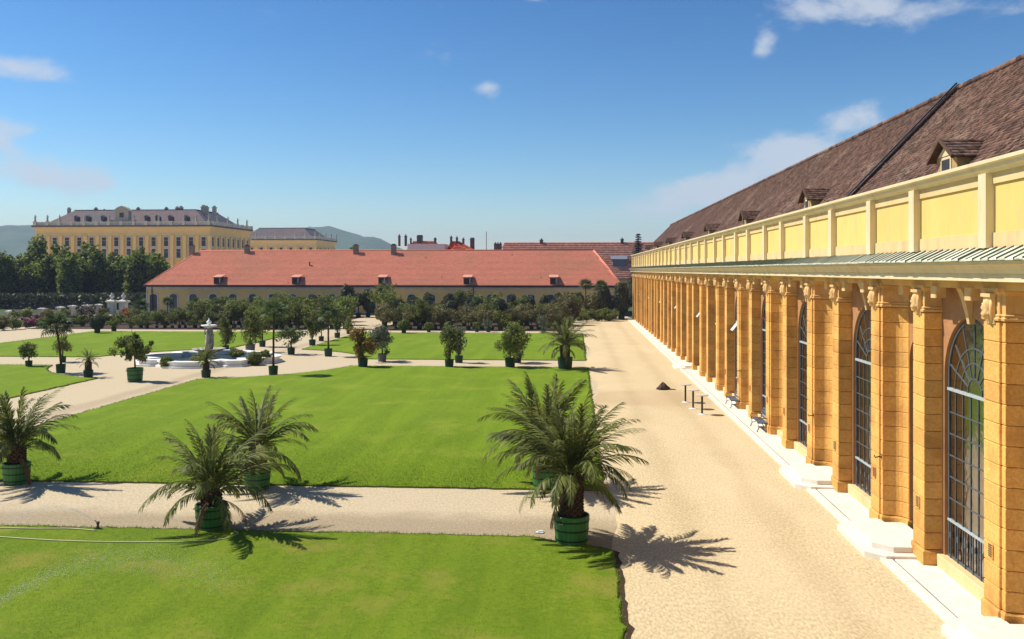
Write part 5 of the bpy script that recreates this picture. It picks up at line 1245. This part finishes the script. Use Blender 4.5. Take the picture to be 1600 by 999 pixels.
# stray paper, hose, sprinkler, spray
p = at(843,833); mb = MB(); mb.prism([(-.14,-.06),(.10,-.10),(.16,.05),(-.08,.11)], .012, .03); mb.prism([(-.05,-.03),(.12,.0),(.10,.09),(-.06,.06)], .031, .06); tag(mb.build('paper_scrap', whitep), 'white scrap of paper on the path left of the largest palm', 'paper').location = p
hosem = pm('pale_hose', (.62,.58,.30), (.55,.50,.24), scale=2, rough=.5)
def hose(pts, label):
    P = [at(a,b,.07) for a,b in pts]; Q = []
    for i in range(len(P)-1):
        p0,p1,p2,p3 = P[max(i-1,0)],P[i],P[i+1],P[min(i+2,len(P)-1)]
        for k in range(8):
            t = k/8; Q.append(.5*((2*p1)+(-p0+p2)*t+(2*p0-5*p1+4*p2-p3)*t*t+(-p0+3*p1-3*p2+p3)*t**3))
    mb = MB(); mb.smooth = True; o = Q[0].copy(); o.z = .07; mb.tube([q-o for q in Q]+[P[-1]-o], .016, 6); T = mb.build('garden_hose', hosem); T.location = o; tag(T, label, 'hose')
hose([(-60,836),(0,839),(60,843),(130,846),(215,847),(300,846),(350,842),(368,836),(372,833),(366,830)],'pale garden hose looping across the near lawn below the palm tub')
hose([(-60,824),(0,825),(60,826),(110,826),(150,829)],'pale hose along the lawn edge leading to the sprinkler')
sp = at(153,829); T = empty('lawn_sprinkler', sp); tag(T, 'small dark sprinkler head at the near lawn edge, spraying left', 'sprinkler')
mb = MB(); mb.lathe([(.05,.03),(.05,.10),(.035,.12),(.035,.2),(.05,.21),(.05,.26),(.02,.28)], 10); mb.tube([(0,0,.24),(-.12,.02,.30)], [.02,.012], 6); mb.box(-.12,.12,-.02,.02,.04,.07); mb.build('body', dark, T)
def watermat():
    m = bpy.data.materials.new('water_drops'); m.use_nodes = True; nt = m.node_tree; b = nt.nodes['Principled BSDF']; b.inputs['Base Color'].default_value = (.95,.95,.95,1); b.inputs['Roughness'].default_value = .2
    t = nt.nodes.new('ShaderNodeBsdfTransparent'); x = nt.nodes.new('ShaderNodeMixShader'); x.inputs[0].default_value = .5
    nt.links.new(t.outputs[0], x.inputs[1]); nt.links.new(b.outputs[0], x.inputs[2]); nt.links.new(x.outputs[0], nt.nodes['Material Output'].inputs[0]); return m
wmat = watermat()
def spray(a, v, tmax, n, s0, s1, label, seed, size=.010):
    rg = np.random.default_rng(seed); t = tmax*rg.random(n)**.8; sd = (s0+(s1-s0)*t/tmax)[:,None]
    p = np.array(a)+np.array(v)*t[:,None]+np.array([0,0,-4.9])*(t**2)[:,None]+rg.normal(0,1,(n,3))*sd; p = p[p[:,2] > .05]; n = len(p)
    d = rg.normal(0,1,(n,4,3)); d /= np.linalg.norm(d,axis=2)[:,:,None]; V = p[:,None,:]+d*size
    b = np.arange(n)[:,None]*4; Fc = np.concatenate([b+np.array([f]) for f in ((0,1,2),(0,2,3),(0,3,1),(1,3,2))])
    tag(obj('water_spray', fastmesh('water_spray', V.reshape(-1,3), Fc, wmat)), label, 'water', kind='stuff')
spray((sp.x-.12,sp.y,.30), (-4.6,.5,2.7), .62, 2600, .006, .10, 'fine water jet leaving the small sprinkler head', 1, .009)
q0 = at(-70,1010,.1)
spray((q0.x,q0.y,.35), (4.6,4.2,4.4), .95, 5200, .01, .34, 'faint fan of water spray over the near lawn at lower left', 2, .009)

# ================================================================== haze
def haze():
    mb = MB().box(-4300,4300,-320,4700,-1.2,190); m = bpy.data.materials.new('haze'); m.use_nodes = True; nt = m.node_tree; nt.nodes.remove(nt.nodes['Principled BSDF'])
    v = nt.nodes.new('ShaderNodeVolumePrincipled'); v.inputs['Color'].default_value = (.62,.74,1.0,1); v.inputs['Density'].default_value = 1.9e-4; v.inputs['Anisotropy'].default_value = .0
    nt.links.new(v.outputs[0], nt.nodes['Material Output'].inputs['Volume']); mb.build('haze', m, kind='stuff')
haze()
